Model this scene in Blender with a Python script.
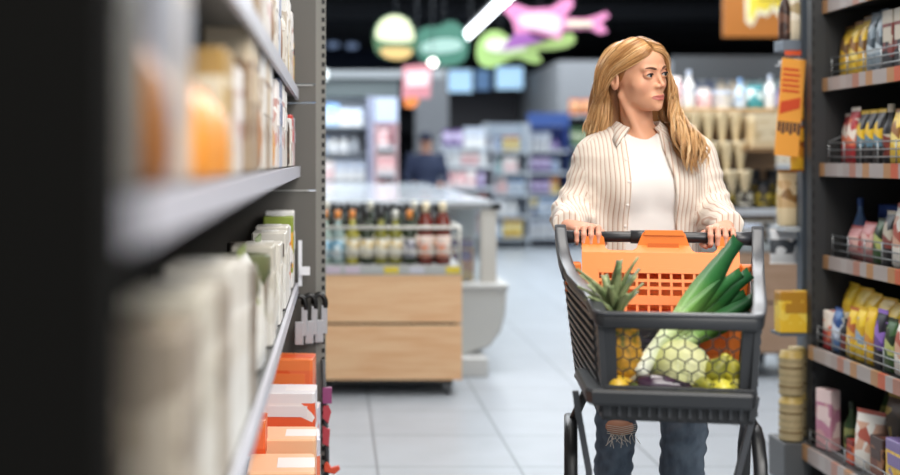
import bpy, math, random
import numpy as np
from mathutils import Vector, Matrix

SC = bpy.context.scene
for _o in list(bpy.data.objects):
    bpy.data.objects.remove(_o)
COL = SC.collection
rad = math.radians
rnd = random.Random(7)

# ------------------------------------------------------------------ camera
H = 1.30
cam_d = bpy.data.cameras.new('camera')
cam = bpy.data.objects.new('camera', cam_d)
COL.objects.link(cam)
cam.location = (0, 0, H)
cam.rotation_euler = (rad(90), 0, 0)
cam_d.lens = 50
cam_d.sensor_width = 36
cam_d.shift_x = (450 - 337) / 900
cam_d.shift_y = -(237.5 - 160) / 900
cam_d.clip_start = 0.02
cam_d.dof.use_dof = True
cam_d.dof.focus_distance = 3.6
cam_d.dof.aperture_fstop = 1.35
SC.camera = cam

# ------------------------------------------------------------------ world and lamps
SC.view_settings.view_transform = 'Standard'
SC.view_settings.look = 'None'
SC.view_settings.gamma = 1
SC.view_settings.use_curve_mapping = False
SC.view_settings.exposure = 0.0
w = bpy.data.worlds.new('world')
SC.world = w
w.use_nodes = True
w.node_tree.nodes['Background'].inputs[0].default_value = (0.86, 0.93, 1.0, 1)
w.node_tree.nodes['Background'].inputs[1].default_value = 1.0

def area(name, loc, size, power, col=(1, 1, 1), rot=(0, 0, 0)):
    l = bpy.data.lights.new(name, 'AREA')
    l.shape = 'RECTANGLE'
    l.size, l.size_y = size
    l.energy = power
    l.color = col
    o = bpy.data.objects.new(name, l)
    o.location = loc
    o.rotation_euler = rot
    COL.objects.link(o)
    return o

# ceiling luminaires and an added front fill (all above the frame)
area('aisle_ceiling_light', (1.0, 2.6, 3.6), (0.9, 4.2), 115, (1, .96, .91))
area('front_fill_light', (1.7, -0.4, 3.0), (2.6, 1.4), 150, (1, .97, .93), (rad(55), 0, 0))  # added fill, tilted to brighten the woman's face from the front
area('crossing_ceiling_light', (1.4, 7.2, 3.7), (3.4, 2.0), 240, (.97, .98, 1))
area('hall_ceiling_light', (2.2, 13.0, 3.9), (7.0, 6.0), 620, (.90, .96, 1))
area('rear_ceiling_light', (2.0, 19.3, 3.95), (9.0, 3.0), 380, (.90, .96, 1))
area('left_hall_light', (-3.0, 11.0, 3.9), (4.0, 6.0), 300, (.90, .96, 1))

# ------------------------------------------------------------------ materials
def hexc(h):
    h = h.lstrip('#')
    v = [int(h[i:i + 2], 16) / 255 for i in (0, 2, 4)]
    return tuple(x / 12.92 if x <= .04045 else ((x + .055) / 1.055) ** 2.4 for x in v) + (1,)

_M = {}
def mat(h, rough=.55, metal=0., emit=0., trans=0., spec=.5, sss=0., coat=0.):
    k = ('m', h, rough, metal, emit, trans, spec, sss, coat)
    if k in _M: return _M[k]
    m = bpy.data.materials.new('surface')
    m.use_nodes = True
    b = m.node_tree.nodes['Principled BSDF']
    b.inputs['Base Color'].default_value = hexc(h)
    b.inputs['Roughness'].default_value = rough
    b.inputs['Metallic'].default_value = metal
    b.inputs['Specular IOR Level'].default_value = spec
    b.inputs['Coat Weight'].default_value = coat
    if trans:
        b.inputs['Transmission Weight'].default_value = trans
    if sss:
        b.inputs['Subsurface Weight'].default_value = sss
        b.inputs['Subsurface Scale'].default_value = .01
        b.inputs['Subsurface Radius'].default_value = (1, .4, .25)
    if emit:
        b.inputs['Emission Color'].default_value = hexc(h)
        b.inputs['Emission Strength'].default_value = emit
    _M[k] = m
    return m

def ramp(nt, fac, stops, interp='CONSTANT'):
    r = nt.nodes.new('ShaderNodeValToRGB')
    r.color_ramp.interpolation = interp
    e = r.color_ramp.elements
    while len(e) < len(stops): e.new(.5)
    for q, (p, c) in zip(e, stops):
        q.position = p
        q.color = hexc(c) if isinstance(c, str) else c
    nt.links.new(fac, r.inputs[0])
    return r.outputs[0]

def printed(c1, c2, c3, scale=28, rough=.4):
    """packaging print: base colour with blots of two inks"""
    k = ('p', c1, c2, c3, scale, rough)
    if k in _M: return _M[k]
    m = bpy.data.materials.new('printed_packaging')
    m.use_nodes = True
    nt = m.node_tree
    b = nt.nodes['Principled BSDF']
    b.inputs['Roughness'].default_value = rough
    tc = nt.nodes.new('ShaderNodeTexCoord')
    v = nt.nodes.new('ShaderNodeTexVoronoi')
    v.inputs['Scale'].default_value = scale
    nt.links.new(tc.outputs['Object'], v.inputs['Vector'])
    sp = nt.nodes.new('ShaderNodeSeparateColor')
    nt.links.new(v.outputs['Color'], sp.inputs[0])
    o = ramp(nt, sp.outputs[0], [(0, c1), (.5, c2), (.78, c3)])
    nt.links.new(o, b.inputs['Base Color'])
    _M[k] = m
    return m

def wood(c1, c2, scale=6, rough=.45, axis='x'):
    k = ('w', c1, c2, scale, axis)
    if k in _M: return _M[k]
    m = bpy.data.materials.new('wood_grain')
    m.use_nodes = True
    nt = m.node_tree
    b = nt.nodes['Principled BSDF']
    b.inputs['Roughness'].default_value = rough
    tc = nt.nodes.new('ShaderNodeTexCoord')
    mp = nt.nodes.new('ShaderNodeMapping')
    mp.inputs['Scale'].default_value = (1, 6, 14) if axis == 'x' else (14, 6, 1)
    n = nt.nodes.new('ShaderNodeTexNoise')
    n.inputs['Scale'].default_value = scale
    n.inputs['Detail'].default_value = 5
    nt.links.new(tc.outputs['Object'], mp.inputs[0])
    nt.links.new(mp.outputs[0], n.inputs['Vector'])
    o = ramp(nt, n.outputs[0], [(.35, c1), (.65, c2)], 'LINEAR')
    nt.links.new(o, b.inputs['Base Color'])
    _M[k] = m
    return m

# ------------------------------------------------------------------ mesh helpers
class MB:
    def __init__(s):
        s.v = []; s.f = []; s.m = []
    def add(s, vs, fs, mi=0):
        o = len(s.v)
        s.v += [tuple(p) for p in vs]
        s.f += [tuple(i + o for i in f) for f in fs]
        s.m += [mi] * len(fs)
        return s
    def box(s, x0, x1, y0, y1, z0, z1, mi=0, mx=None):
        vs = [(x, y, z) for z in (z0, z1) for y in (y0, y1) for x in (x0, x1)]
        if mx: vs = [mx @ Vector(p) for p in vs]
        return s.add(vs, [(0, 2, 3, 1), (4, 5, 7, 6), (0, 1, 5, 4), (2, 6, 7, 3), (0, 4, 6, 2), (1, 3, 7, 5)], mi)
    def loft(s, rings, mi=0, cap=True, closed=True, mids=None):
        n = len(rings[0]); vs = [p for r in rings for p in r]; 
        for i in range(len(rings) - 1):
            fs = []
            for j in range(n if closed else n - 1):
                k = (j + 1) % n
                fs.append((i * n + j, i * n + k, (i + 1) * n + k, (i + 1) * n + j))
            s._tmp = fs
            if i == 0:
                base = len(s.v); s.v += [tuple(p) for p in vs]
            s.f += [tuple(a + base for a in f) for f in fs]
            s.m += [mids[i] if mids else mi] * len(fs)
        if cap and closed:
            s.f.append(tuple(base + j for j in reversed(range(n)))); s.m.append(mids[0] if mids else mi)
            s.f.append(tuple(base + (len(rings) - 1) * n + j for j in range(n))); s.m.append(mids[-1] if mids else mi)
        return s
    def tube(s, path, r, n=8, mi=0, cap=True, flat=1.0, up=None):
        path = [Vector(p) for p in path]
        rs = r if isinstance(r, (list, tuple)) else [r] * len(path)
        rings = []; nrm = None
        for i, p in enumerate(path):
            t = (path[min(i + 1, len(path) - 1)] - path[max(i - 1, 0)]).normalized()
            if nrm is None:
                a = Vector(up) if up else (Vector((0, 0, 1)) if abs(t.z) < .9 else Vector((1, 0, 0)))
                nrm = (a - t * a.dot(t)).normalized()
            else:
                nrm = (nrm - t * nrm.dot(t)).normalized()
            b = t.cross(nrm)
            rings.append([p + (nrm * math.sin(q) * flat + b * math.cos(q)) * rs[i]
                          for q in [2 * math.pi * (j + .5) / n for j in range(n)]])
        return s.loft(rings, mi, cap)
    def lathe(s, prof, c=(0, 0, 0), n=20, mids=None, mi=0):
        rings = [[(c[0] + r * math.cos(2 * math.pi * j / n), c[1] + r * math.sin(2 * math.pi * j / n), c[2] + z)
                  for j in range(n)] for z, r in prof]
        return s.loft(rings, mi, True, True, mids)
    def prism(s, pts, y0, y1, mi=0, mx=None):
        """outline in x,z extruded along y"""
        n = len(pts)
        vs = [(x, y0, z) for x, z in pts] + [(x, y1, z) for x, z in pts]
        if mx: vs = [mx @ Vector(p) for p in vs]
        fs = [tuple(range(n)), tuple(reversed(range(n, 2 * n)))]
        fs += [(i, i + n, (i + 1) % n + n, (i + 1) % n) for i in range(n)]
        return s.add(vs, fs, mi)
    def ell(s, c, r, n=12, m=8, mi=0, mx=None):
        rings = []
        for i in range(1, m):
            a = math.pi * i / m - math.pi / 2
            ring = [(r[0] * math.cos(a) * math.cos(2 * math.pi * j / n), r[1] * math.cos(a) * math.sin(2 * math.pi * j / n), r[2] * math.sin(a)) for j in range(n)]
            ring = [Vector(p) for p in ring]
            if mx: ring = [mx @ p for p in ring]
            rings.append([p + Vector(c) for p in ring])
        return s.loft(rings, mi)
    def mesh(s, name, mats, smooth=False):
        me = bpy.data.meshes.new(name)
        me.from_pydata(s.v, [], s.f)
        for m in (mats if isinstance(mats, (list, tuple)) else [mats]): me.materials.append(m)
        me.polygons.foreach_set('material_index', s.m)
        if smooth: me.polygons.foreach_set('use_smooth', [True] * len(me.polygons))
        me.update()
        return me
    def build(s, name, mats, parent=None, smooth=False, bevel=0, seg=2):
        me = s.mesh(name, mats, smooth)
        o = link(name, me, parent)
        if bevel:
            b = o.modifiers.new('bevel', 'BEVEL'); b.width = bevel; b.segments = seg
            b.limit_method = 'ANGLE'; b.angle_limit = rad(40)
            me.polygons.foreach_set('use_smooth', [True] * len(me.polygons))
            b.harden_normals = True
        return o

def link(name, data, parent=None):
    o = bpy.data.objects.new(name, data)
    COL.objects.link(o)
    if parent is not None: o.parent = parent
    return o

def autosmooth(o, ang=40):
    me = o.data
    me.polygons.foreach_set('use_smooth', [True] * len(me.polygons))
    me.set_sharp_from_angle(angle=rad(ang))
    return o

def thing(name, label, cat, loc=(0, 0, 0), rz=0, group=None):
    o = bpy.data.objects.new(name, None)
    o.empty_display_size = .1
    COL.objects.link(o)
    o.location = loc; o.rotation_euler = (0, 0, rz)
    return tag(o, label, cat, group)

def tag(o, label, cat, group=None, kind=None):
    o['label'] = label; o['category'] = cat
    if group: o['group'] = group
    if kind: o['kind'] = kind
    return o

def struct(name, mb, m, **k):
    o = mb.build(name, m, **k); o['kind'] = 'structure'
    return o

# ------------------------------------------------------------------ the room
def floor_mat():
    m = bpy.data.materials.new('floor_tile'); m.use_nodes = True
    nt = m.node_tree; b = nt.nodes['Principled BSDF']
    tc = nt.nodes.new('ShaderNodeTexCoord')
    br = nt.nodes.new('ShaderNodeTexBrick')
    br.offset = 0
    br.inputs['Scale'].default_value = 1
    br.inputs['Brick Width'].default_value = .6
    br.inputs['Row Height'].default_value = .6
    br.inputs['Mortar Size'].default_value = .006
    br.inputs['Color1'].default_value = hexc('#9ba2a9')
    br.inputs['Color2'].default_value = hexc('#a1a8af')
    br.inputs['Mortar'].default_value = hexc('#6f767d')
    mp = nt.nodes.new('ShaderNodeMapping')
    mp.inputs['Location'].default_value = (.43, .1, 0)
    nt.links.new(tc.outputs['Object'], mp.inputs[0])
    nt.links.new(mp.outputs[0], br.inputs['Vector'])
    n = nt.nodes.new('ShaderNodeTexNoise'); n.inputs['Scale'].default_value = 5; n.inputs['Detail'].default_value = 6
    nt.links.new(tc.outputs['Object'], n.inputs['Vector'])
    mx = nt.nodes.new('ShaderNodeMix'); mx.data_type = 'RGBA'; mx.blend_type = 'MULTIPLY'; mx.inputs[0].default_value = .25
    nt.links.new(br.outputs['Color'], mx.inputs[6])
    nt.links.new(ramp(nt, n.outputs[0], [(.3, '#c8c8c8'), (.7, '#ffffff')], 'LINEAR'), mx.inputs[7])
    nt.links.new(mx.outputs[2], b.inputs['Base Color'])
    b.inputs['Roughness'].default_value = .34
    return m

struct('floor', MB().box(-9, 13, -4, 32, -.1, 0), floor_mat())
struct('ceiling', MB().box(-9, 13, -4, 32, 4.3, 4.4), mat('#16171b', .9))
struct('wall_back', MB().box(-9, 13, 31, 31.2, 0, 4.3), mat('#1b1e26', .8))
struct('wall_left', MB().box(-9.2, -9, -4, 31, 0, 4.3), mat('#3a3c40', .8))
struct('wall_right', MB().box(13, 13.2, -4, 31, 0, 4.3), mat('#3a3c40', .8))
# ceiling beams and hanging ducts
k = 0
for y in (22.5, 24.5, 26.5, 28.5):
    k += 1
    struct('trim_%d' % k, MB().box(-8.8, 12.8, y, y + .25, 3.85, 4.12), mat('#20242c', .7))
# grey partition block behind the rear shelves
struct('wall_partition', MB().box(3.62, 12.4, 20.4, 27.6, 0, 2.92), mat('#92959a', .8))
struct('trim_5', MB().box(-3.2, 2.4, 30.2, 30.9, 1.95, 2.35), mat('#2d3038', .7))
# ------------------------------------------------------------------ packaged goods
def sring(w, d, z, e, n=16, dx=0, dy=0):
    """superellipse ring, e=1 round, small e = boxy"""
    out = []
    for j in range(n):
        a = 2 * math.pi * (j + .5) / n
        c, s_ = math.cos(a), math.sin(a)
        out.append((dx + w / 2 * math.copysign(abs(c) ** e, c), dy + d / 2 * math.copysign(abs(s_) ** e, s_), z))
    return out

_PK = {}
def pack_mesh(kind, w, d, h, cols, scale=28):
    key = (kind, w, d, h, cols, scale)
    if key in _PK: return _PK[key]
    base, lab, acc = cols
    b = mat(base, .42); l = printed(lab, base, acc, scale); a = mat(acc, .42)
    mb = MB(); sm = False
    if kind == 'carton':
        r = [sring(w * .97, d * .95, 0, .12, 8), sring(w, d, h * .015, .12, 8), sring(w, d, h * .22, .12, 8),
             sring(w, d, h * .78, .12, 8), sring(w, d, h * .985, .12, 8), sring(w * .97, d * .95, h, .12, 8)]
        mb.loft(r, mids=[0, 0, 1, 2, 2])
        mb.box(-w * .36, w * .36, -d / 2 - .0012, -d / 2 + .001, h * .48, h * .72, 2)
        mb.box(-w * .06, w * .5, -d * .25, d * .25, h, h + .001, 0)
    elif kind == 'pouch':
        ks = [(0, .82, .70, .4), (.04, .95, .95, .5), (.2, 1, 1, .6), (.32, 1, 1.0, .6), (.66, .98, .85, .6), (.8, .96, .55, .6), (.9, .96, .18, .5), (.93, 1, .05, .3), (1, 1, .05, .3)]
        r = [sring(w * a_, d * b_, h * t, e) for t, a_, b_, e in ks]
        mb.loft(r, mids=[0, 0, 0, 1, 1, 0, 0, 2]); sm = True
    elif kind == 'pillow':
        ks = [(0, 1, .06, .3), (.05, 1, .08, .3), (.12, .94, .5, .6), (.3, .97, .95, .7), (.5, .97, 1, .7), (.7, .97, .9, .7), (.87, .94, .5, .6), (.94, 1, .08, .3), (1, 1, .06, .3)]
        r = [sring(w * a_, d * b_, h * t, e) for t, a_, b_, e in ks]
        mb.loft(r, mids=[2, 0, 0, 1, 1, 0, 0, 2]); sm = True
    elif kind == 'bottle':
        R = w / 2
        pr = [(0, R * .85), (.01, R), (h * .12, R), (h * .12, R), (h * .5, R), (h * .5, R), (h * .58, R * .96), (h * .68, R * .62), (h * .76, R * .38), (h * .86, R * .36), (h * .86, R * .42), (h * .995, R * .42), (h, R * .3)]
        mb.lathe(pr, n=14, mids=[0, 0, 0, 1, 1, 0, 0, 0, 0, 2, 2, 2]); sm = True
    elif kind == 'jar':
        R = w / 2
        pr = [(0, R * .9), (.006, R), (h * .15, R), (h * .15, R * 1.01), (h * .6, R * 1.01), (h * .6, R), (h * .72, R * .95), (h * .8, R * .78), (h * .82, R * .84), (h, R * .84)]
        mb.lathe(pr, n=14, mids=[0, 0, 0, 1, 0, 0, 0, 2, 2]); sm = True
    elif kind == 'can':
        R = w / 2
        pr = [(0, R * .95), (.005, R), (h * .08, R * .98), (h * .08, R), (h * .92, R), (h * .92, R * .98), (h * .985, R), (h, R * .93)]
        mb.lathe(pr, n=14, mids=[2, 2, 1, 1, 1, 2, 2]); sm = True
    elif kind == 'tub':
        R = w / 2
        pr = [(0, R * .8), (h * .1, R * .83), (h * .75, R * .95), (h * .8, R), (h * .97, R), (h, R * .94)]
        mb.lathe(pr, n=16, mids=[0, 1, 1, 2, 2]); sm = True
    me = mb.mesh(kind, [b, l, a], sm)
    if sm: me.set_sharp_from_angle(angle=rad(50))
    _PK[key] = me
    return me

KN = {'carton': 'carton', 'pouch': 'pouch', 'pillow': 'snack_bag', 'bottle': 'bottle', 'jar': 'jar', 'can': 'tin_can', 'tub': 'tub'}
CATN = {'carton': 'box', 'pouch': 'bag', 'pillow': 'bag', 'bottle': 'bottle', 'jar': 'jar', 'can': 'can', 'tub': 'tub'}
ORD = ['first', 'second', 'third', 'fourth', 'fifth', 'sixth', 'seventh', 'eighth', 'ninth', 'tenth', 'eleventh', 'twelfth',
       'thirteenth', 'fourteenth', 'fifteenth', 'sixteenth', 'seventeenth', 'eighteenth']
CN = {}
def pack(kind, w, d, h, cols, loc, rz, label, group, name=None, scale=28, tilt=0):
    o = link(name or KN[kind], pack_mesh(kind, w, d, h, cols, scale))
    o.location = (loc[0], loc[1], loc[2] + .0015)
    o.rotation_euler = (tilt, 0, rz)
    return tag(o, label, CATN[kind], group)

# named palettes: (colour words, (base, label, accent))
PAL = {
 'white': ('white', ('#e6e6e4', '#d9dce0', '#b9c4d6')),
 'pinkw': ('pink and white', ('#e9d5d4', '#e0a9ad', '#f0ecea')),
 'red': ('red', ('#a83238', '#d8c4bf', '#7c1f2a')),
 'orange': ('orange', ('#d8702a', '#e9b98a', '#b84a1c')),
 'yellow': ('yellow', ('#d9b32c', '#e9dca0', '#a8571e')),
 'blue': ('blue', ('#3d66a3', '#c5d3e6', '#23406f')),
 'lblue': ('pale blue', ('#a9c3dc', '#e4eaf0', '#6f95c2')),
 'navy': ('dark blue', ('#22335e', '#8fa3c8', '#d3c07a')),
 'green': ('green', ('#4f7d4a', '#cfd9b8', '#2e4f30')),
 'teal': ('teal', ('#3f8f96', '#d4e4e2', '#21585f')),
 'purple': ('purple', ('#6a4f8f', '#cbbfe0', '#3b2a5c')),
 'brown': ('brown', ('#5c4030', '#c9ae8a', '#2f211a')),
 'black': ('black', ('#1f1e20', '#8d8474', '#d3a54a')),
 'beige': ('beige', ('#c9b79c', '#e6ddcb', '#8a6e50')),
 'grey': ('grey', ('#93989e', '#c6cbd0', '#5b6168')),
}
def fill(specs, start, step_dir, y_or_x, z, shelf, group, axis='x', rz=0, gap=.008, frm='left', scale=28):
    """a row of packages along x (axis='x') or y; specs: (kind, w, d, h, palette)"""
    pos = start
    for i, (kind, w_, d_, h_, pal) in enumerate(specs):
        pos += step_dir * w_ / 2
        cw, cols = PAL[pal]
        kn = {'carton': 'box', 'pouch': 'pouch', 'pillow': 'bag', 'bottle': 'bottle', 'jar': 'jar', 'can': 'can', 'tub': 'tub'}[kind]
        o_ = ORD[i] if i < len(ORD) else 'last'
        lab = '%s %s, %s from %s, %s' % (cw, kn, o_, frm, shelf)
        loc = (pos, y_or_x + d_ / 2, z) if axis == 'x' else (y_or_x + d_ / 2 * (1 if rz < 0 else -1), pos, z)
        pack(kind, w_, d_, h_, cols, loc, rz, lab, group, scale=scale)
        pos += step_dir * (w_ / 2 + gap)
    return pos

def randspecs(r, total, kinds, pals, wr, hr, d=.12, gap=.008):
    out = []; t = 0
    while True:
        k = r.choice(kinds); p = r.choice(pals)
        w_ = round(r.uniform(*wr) / .02) * .02; h_ = round(r.uniform(*hr) / .03) * .03
        for _ in range(r.choice((1, 2, 2, 3))):
            if t + w_ > total: return out
            out.append((k, w_, min(d, w_) if k in ('bottle', 'jar', 'can', 'tub') else d * .8, h_, p)); t += w_ + gap

# ------------------------------------------------------------------ right-hand shelving
RY0, RY1 = 3.3, 5.0
lev = [(1.884, 1.952), (1.574, 1.952), (1.236, 1.940), (.868, 1.955), (.508, 1.895)]
g = thing('shelving_unit', 'black metal shelving unit on the right with orange price rails', 'shelf', (2.2, 4.2, 0))
BLK = mat('#1c1c1b', .6); STEEL = mat('#565f69', .45, .3); WIRE = mat('#9a9ea0', .35, .7)
def loc_mb(): return MB()
def child(mb, name, m, root, **k):
    o = mb.build(name, m, root, **k)
    o.matrix_parent_inverse = Matrix.Translation(root.location).inverted() if root.rotation_euler.z == 0 else (Matrix.Translation(root.location) @ Matrix.Rotation(root.rotation_euler.z, 4, 'Z')).inverted()
    return o
child(MB().box(2.44, 2.47, RY0, RY1 + .03, 0, 2.3), 'back_panel', BLK, g)
child(MB().box(1.955, 2.44, RY1, RY1 + .025, .0, 2.3), 'side_panel', mat('#232323', .6), g)
up = MB().box(1.898, 1.955, RY1, RY1 + .05, 0, 2.3)
for i in range(44): up.box(1.902, 1.909, RY1 - .002, RY1, .1 + i * .05, .125 + i * .05, 1)
child(up, 'upright', [mat('#2a2b2c', .5), mat('#050505')], g)
child(MB().box(1.93, 2.44, RY0, RY0 + .025, 0, 2.3), 'side_panel', mat('#232323', .6), g)
def tagstrip():
    k = 'tagstrip'
    if k in _M: return _M[k]
    m = bpy.data.materials.new('price_strip'); m.use_nodes = True
    nt = m.node_tree; b = nt.nodes['Principled BSDF']; b.inputs['Roughness'].default_value = .35
    tc = nt.nodes.new('ShaderNodeTexCoord'); sx = nt.nodes.new('ShaderNodeSeparateXYZ')
    nt.links.new(tc.outputs['Object'], sx.inputs[0])
    mu = nt.nodes.new('ShaderNodeMath'); mu.operation = 'MULTIPLY'; mu.inputs[1].default_value = 17
    nt.links.new(sx.outputs[1], mu.inputs[0])
    wn = nt.nodes.new('ShaderNodeTexWhiteNoise'); wn.noise_dimensions = '1D'
    fl = nt.nodes.new('ShaderNodeMath'); fl.operation = 'FLOOR'
    nt.links.new(mu.outputs[0], fl.inputs[0]); nt.links.new(fl.outputs[0], wn.inputs['W'])
    o = ramp(nt, wn.outputs[0], [(0, '#a0705f'), (.22, '#978b86'), (.5, '#b8593a'), (.62, '#9f9692'), (.82, '#a67c55')])
    nt.links.new(o, b.inputs['Base Color'])
    _M[k] = m
    return m
for i, (z, x) in enumerate(lev):
    child(MB().box(x + .004, 2.44, RY0 + .026, RY1 - .005, z + .02, z + .045), 'shelf_board', mat('#2b2b2a', .5), g)
    child(MB().box(x - .012, x + .004, RY0 + .026, RY1 - .002, z, z + .052), 'price_rail', tagstrip(), g)
    if i in (1, 2, 3, 4):
        f = MB()
        for k in range(3): f.tube([(x + .02, RY0 + .05, z + .075 + k * .028), (x + .02, RY1 - .02, z + .075 + k * .028)], .0028, 6)
        for k in range(12): f.tube([(x + .02, RY1 - .02 - k * .15, z + .045), (x + .02, RY1 - .02 - k * .15, z + .135)], .0028, 6)
        if i == 2: f.tube([(x + .02, RY1 - .02, z + .135), (x + .16, RY1 - .02, z + .2), (x + .3, RY1 - .02, z + .045)], .0035, 6)
        child(f, 'wire_guard', WIRE, g, smooth=True)
# base deck, deeper than the shelves, with a kick plate
bm_ = MB().box(1.875, 2.44, RY0 + .026, RY1 + .0, .09, .165).box(1.95, 2.44, RY0 + .03, RY1 - .01, .0, .09)
child(bm_, 'base_deck', mat('#4b4d4f', .5), g, bevel=.006)
child(MB().box(1.86, 1.875, RY0 + .026, RY1, .105, .165), 'price_rail', tagstrip(), g)
fb = MB()
for k in range(2): fb.tube([(1.885, RY0 + .05, .195 + k * .03), (1.885, RY1 - .01, .195 + k * .03)], .0028, 6)
for k in range(10): fb.tube([(1.885, RY1 - .02 - k * .17, .165), (1.885, RY1 - .02 - k * .17, .225)], .0028, 6)
child(fb, 'wire_guard', WIRE, g, smooth=True)
eb = MB().box(1.79, 1.935, RY1 + .002, RY1 + .19, .0, .165)
child(eb, 'end_plinth', mat('#4b4d4f', .5), g, bevel=.006)

RG = 'groceries on the right shelving'
def rrow(items, z, x, shelf):
    """items facing the aisle, going from the far end towards the camera"""
    y = RY1 - .035
    for it in items:
        kind, w_, d_, h_, cols, lab, nm = it[:7]
        dx = it[7] if len(it) > 7 else 0
        pack(kind, w_, d_, h_, cols, (x + .035 + d_ / 2 + dx, y - w_ / 2, z), rad(-90), lab, RG + ' ' + shelf, nm)
        y -= w_ + .006
YB = ('#d9b22c', '#c79a2a', '#6b4a20'); YB2 = ('#dcb93a', '#e3cf7a', '#8a5a1e'); SL = ('#7d8c96', '#a8b4bb', '#3a4650')
DK = ('#26262a', '#7a3a34', '#b9b0a0'); RD = ('#b0343a', '#d97a5a', '#e9ddcf'); DY = ('#2b2a2c', '#5b7d8f', '#d9b22c')
NV = ('#1f2a6b', '#2b3a80', '#39549a'); PK = ('#c98f8f', '#dcb4ac', '#b55b5b'); BW = ('#5e7fae', '#c7d2e2', '#2d4d86')
PU = ('#201d28', '#5a3f86', '#8a68b8'); WH = ('#dcd8d0', '#c9a08a', '#a8584a'); BR = ('#5a4438', '#3c332e', '#b0913c')
GR = ('#3c5a34', '#a9b06a', '#22301e'); RO = ('#c33a24', '#d96a3a', '#7a1f16')
z, x = lev[1]; z += .046
rrow([('pouch', .085, .07, .205, YB, 'yellow pouch at the far end of the second shelf, right shelving', 'pouch'),
      ('pouch', .075, .07, .215, YB2, 'yellow pouch with pale label, second from the far end, second right shelf', 'pouch'),
      ('pouch', .075, .07, .225, YB, 'yellow pouch beside the silver pouches on the second right shelf', 'pouch'),
      ('pouch', .07, .06, .23, SL, 'silver grey pouch next to the yellow pouches on the right shelving', 'pouch'),
      ('pouch', .07, .06, .235, SL, 'silver grey pouch next to the dark cartons on the right shelving', 'pouch'),
      ('carton', .09, .07, .22, DK, 'dark carton with reddish label at the frame edge, second right shelf', 'carton'),
      ('carton', .09, .07, .22, DK, 'dark carton nearest the camera on the second right shelf', 'carton'),
      ('pouch', .1, .07, .2, YB, 'yellow pouch nearest the camera on the second right shelf', 'pouch')], z, x, 'second shelf')
z, x = lev[2]; z += .046
rrow([('pouch', .09, .05, .2, RD, 'red and white bag leaning at the far end of the third right shelf', 'snack_bag', .02),
      ('pouch', .085, .06, .22, RD, 'taller red bag beside the first one on the third right shelf', 'snack_bag'),
      ('pouch', .07, .06, .205, DY, 'dark pouch with yellow top next to the red bags', 'pouch'),
      ('pouch', .07, .06, .205, DY, 'dark pouch with yellow top, second from the red bags', 'pouch'),
      ('pouch', .07, .06, .205, DY, 'dark pouch with yellow top, third from the red bags', 'pouch'),
      ('bottle', .06, .06, .22, DK, 'dark bottle at the frame edge on the third right shelf', 'bottle'),
      ('pouch', .09, .06, .2, YB2, 'yellow pouch nearest the camera on the third right shelf', 'pouch')], z, x, 'third shelf')
z, x = lev[3]; z += .046
rrow([('bottle', .055, .055, .235, BW, 'slim blue and white bottle at the far end of the fourth right shelf', 'bottle', .05),
      ('pillow', .12, .06, .13, PK, 'pink bag in front of the navy carton on the fourth right shelf', 'snack_bag'),
      ('pillow', .11, .06, .15, PK, 'pink bag with red print beside the first pink bag, fourth right shelf', 'snack_bag'),
      ('pouch', .07, .06, .17, GR, 'dark green pouch beside the pink bags on the fourth right shelf', 'pouch'),
      ('pouch', .08, .06, .2, DK, 'dark red-labelled pouch at the frame edge on the fourth right shelf', 'pouch'),
      ('pouch', .08, .06, .23, WH, 'pale pouch nearest the camera on the fourth right shelf', 'pouch'),
      ('pouch', .09, .06, .2, YB, 'yellow pouch nearest the camera on the fourth right shelf', 'pouch')], z, x, 'fourth shelf')
pack('carton', .16, .12, .21, NV, (x + .24, RY1 - .14, z), rad(-90), 'dark blue carton standing behind the pink bags', RG, 'carton')
pack('pouch', .12, .1, .21, BR, (x + .25, RY1 - .34, z), rad(-90), 'brown pouch standing behind the pink bags, beside the navy carton', RG, 'pouch')
z, x = lev[4]; z += .046
its = [('carton', .06, .06, .15, RD, 'small red carton at the far end under the yellow bags', 'carton'),
       ('pouch', .07, .05, .17, BW, 'blue and white pouch on the fifth right shelf near the far end', 'pouch'),
       ('bottle', .06, .06, .16, DK, 'short dark bottle between the blue pouches, fifth right shelf', 'bottle'),
       ('pouch', .075, .05, .19, ('#e0bc30', '#d9a84a', '#b0643a'), 'yellow pouch with tan print under the yellow bags, fifth right shelf', 'pouch'),
       ('pouch', .075, .05, .20, ('#e2c23a', '#8aa0b4', '#c9a22a'), 'yellow pouch with blue print under the yellow bags, fifth right shelf', 'pouch'),
       ('pouch', .075, .05, .21, ('#dcb42c', '#c98a3a', '#d9b22c'), 'golden pouch next to the purple pouch', 'pouch'),
       ('pouch', .08, .05, .21, PU, 'black pouch with purple front on the fifth right shelf', 'pouch'),
       ('pouch', .075, .05, .19, GR, 'dark green pouch right of the purple pouch', 'pouch'),
       ('pouch', .08, .05, .19, WH, 'white and red pouch at the frame edge, fifth right shelf', 'pouch')]
rrow(its, z, x, 'fifth shelf')
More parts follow.
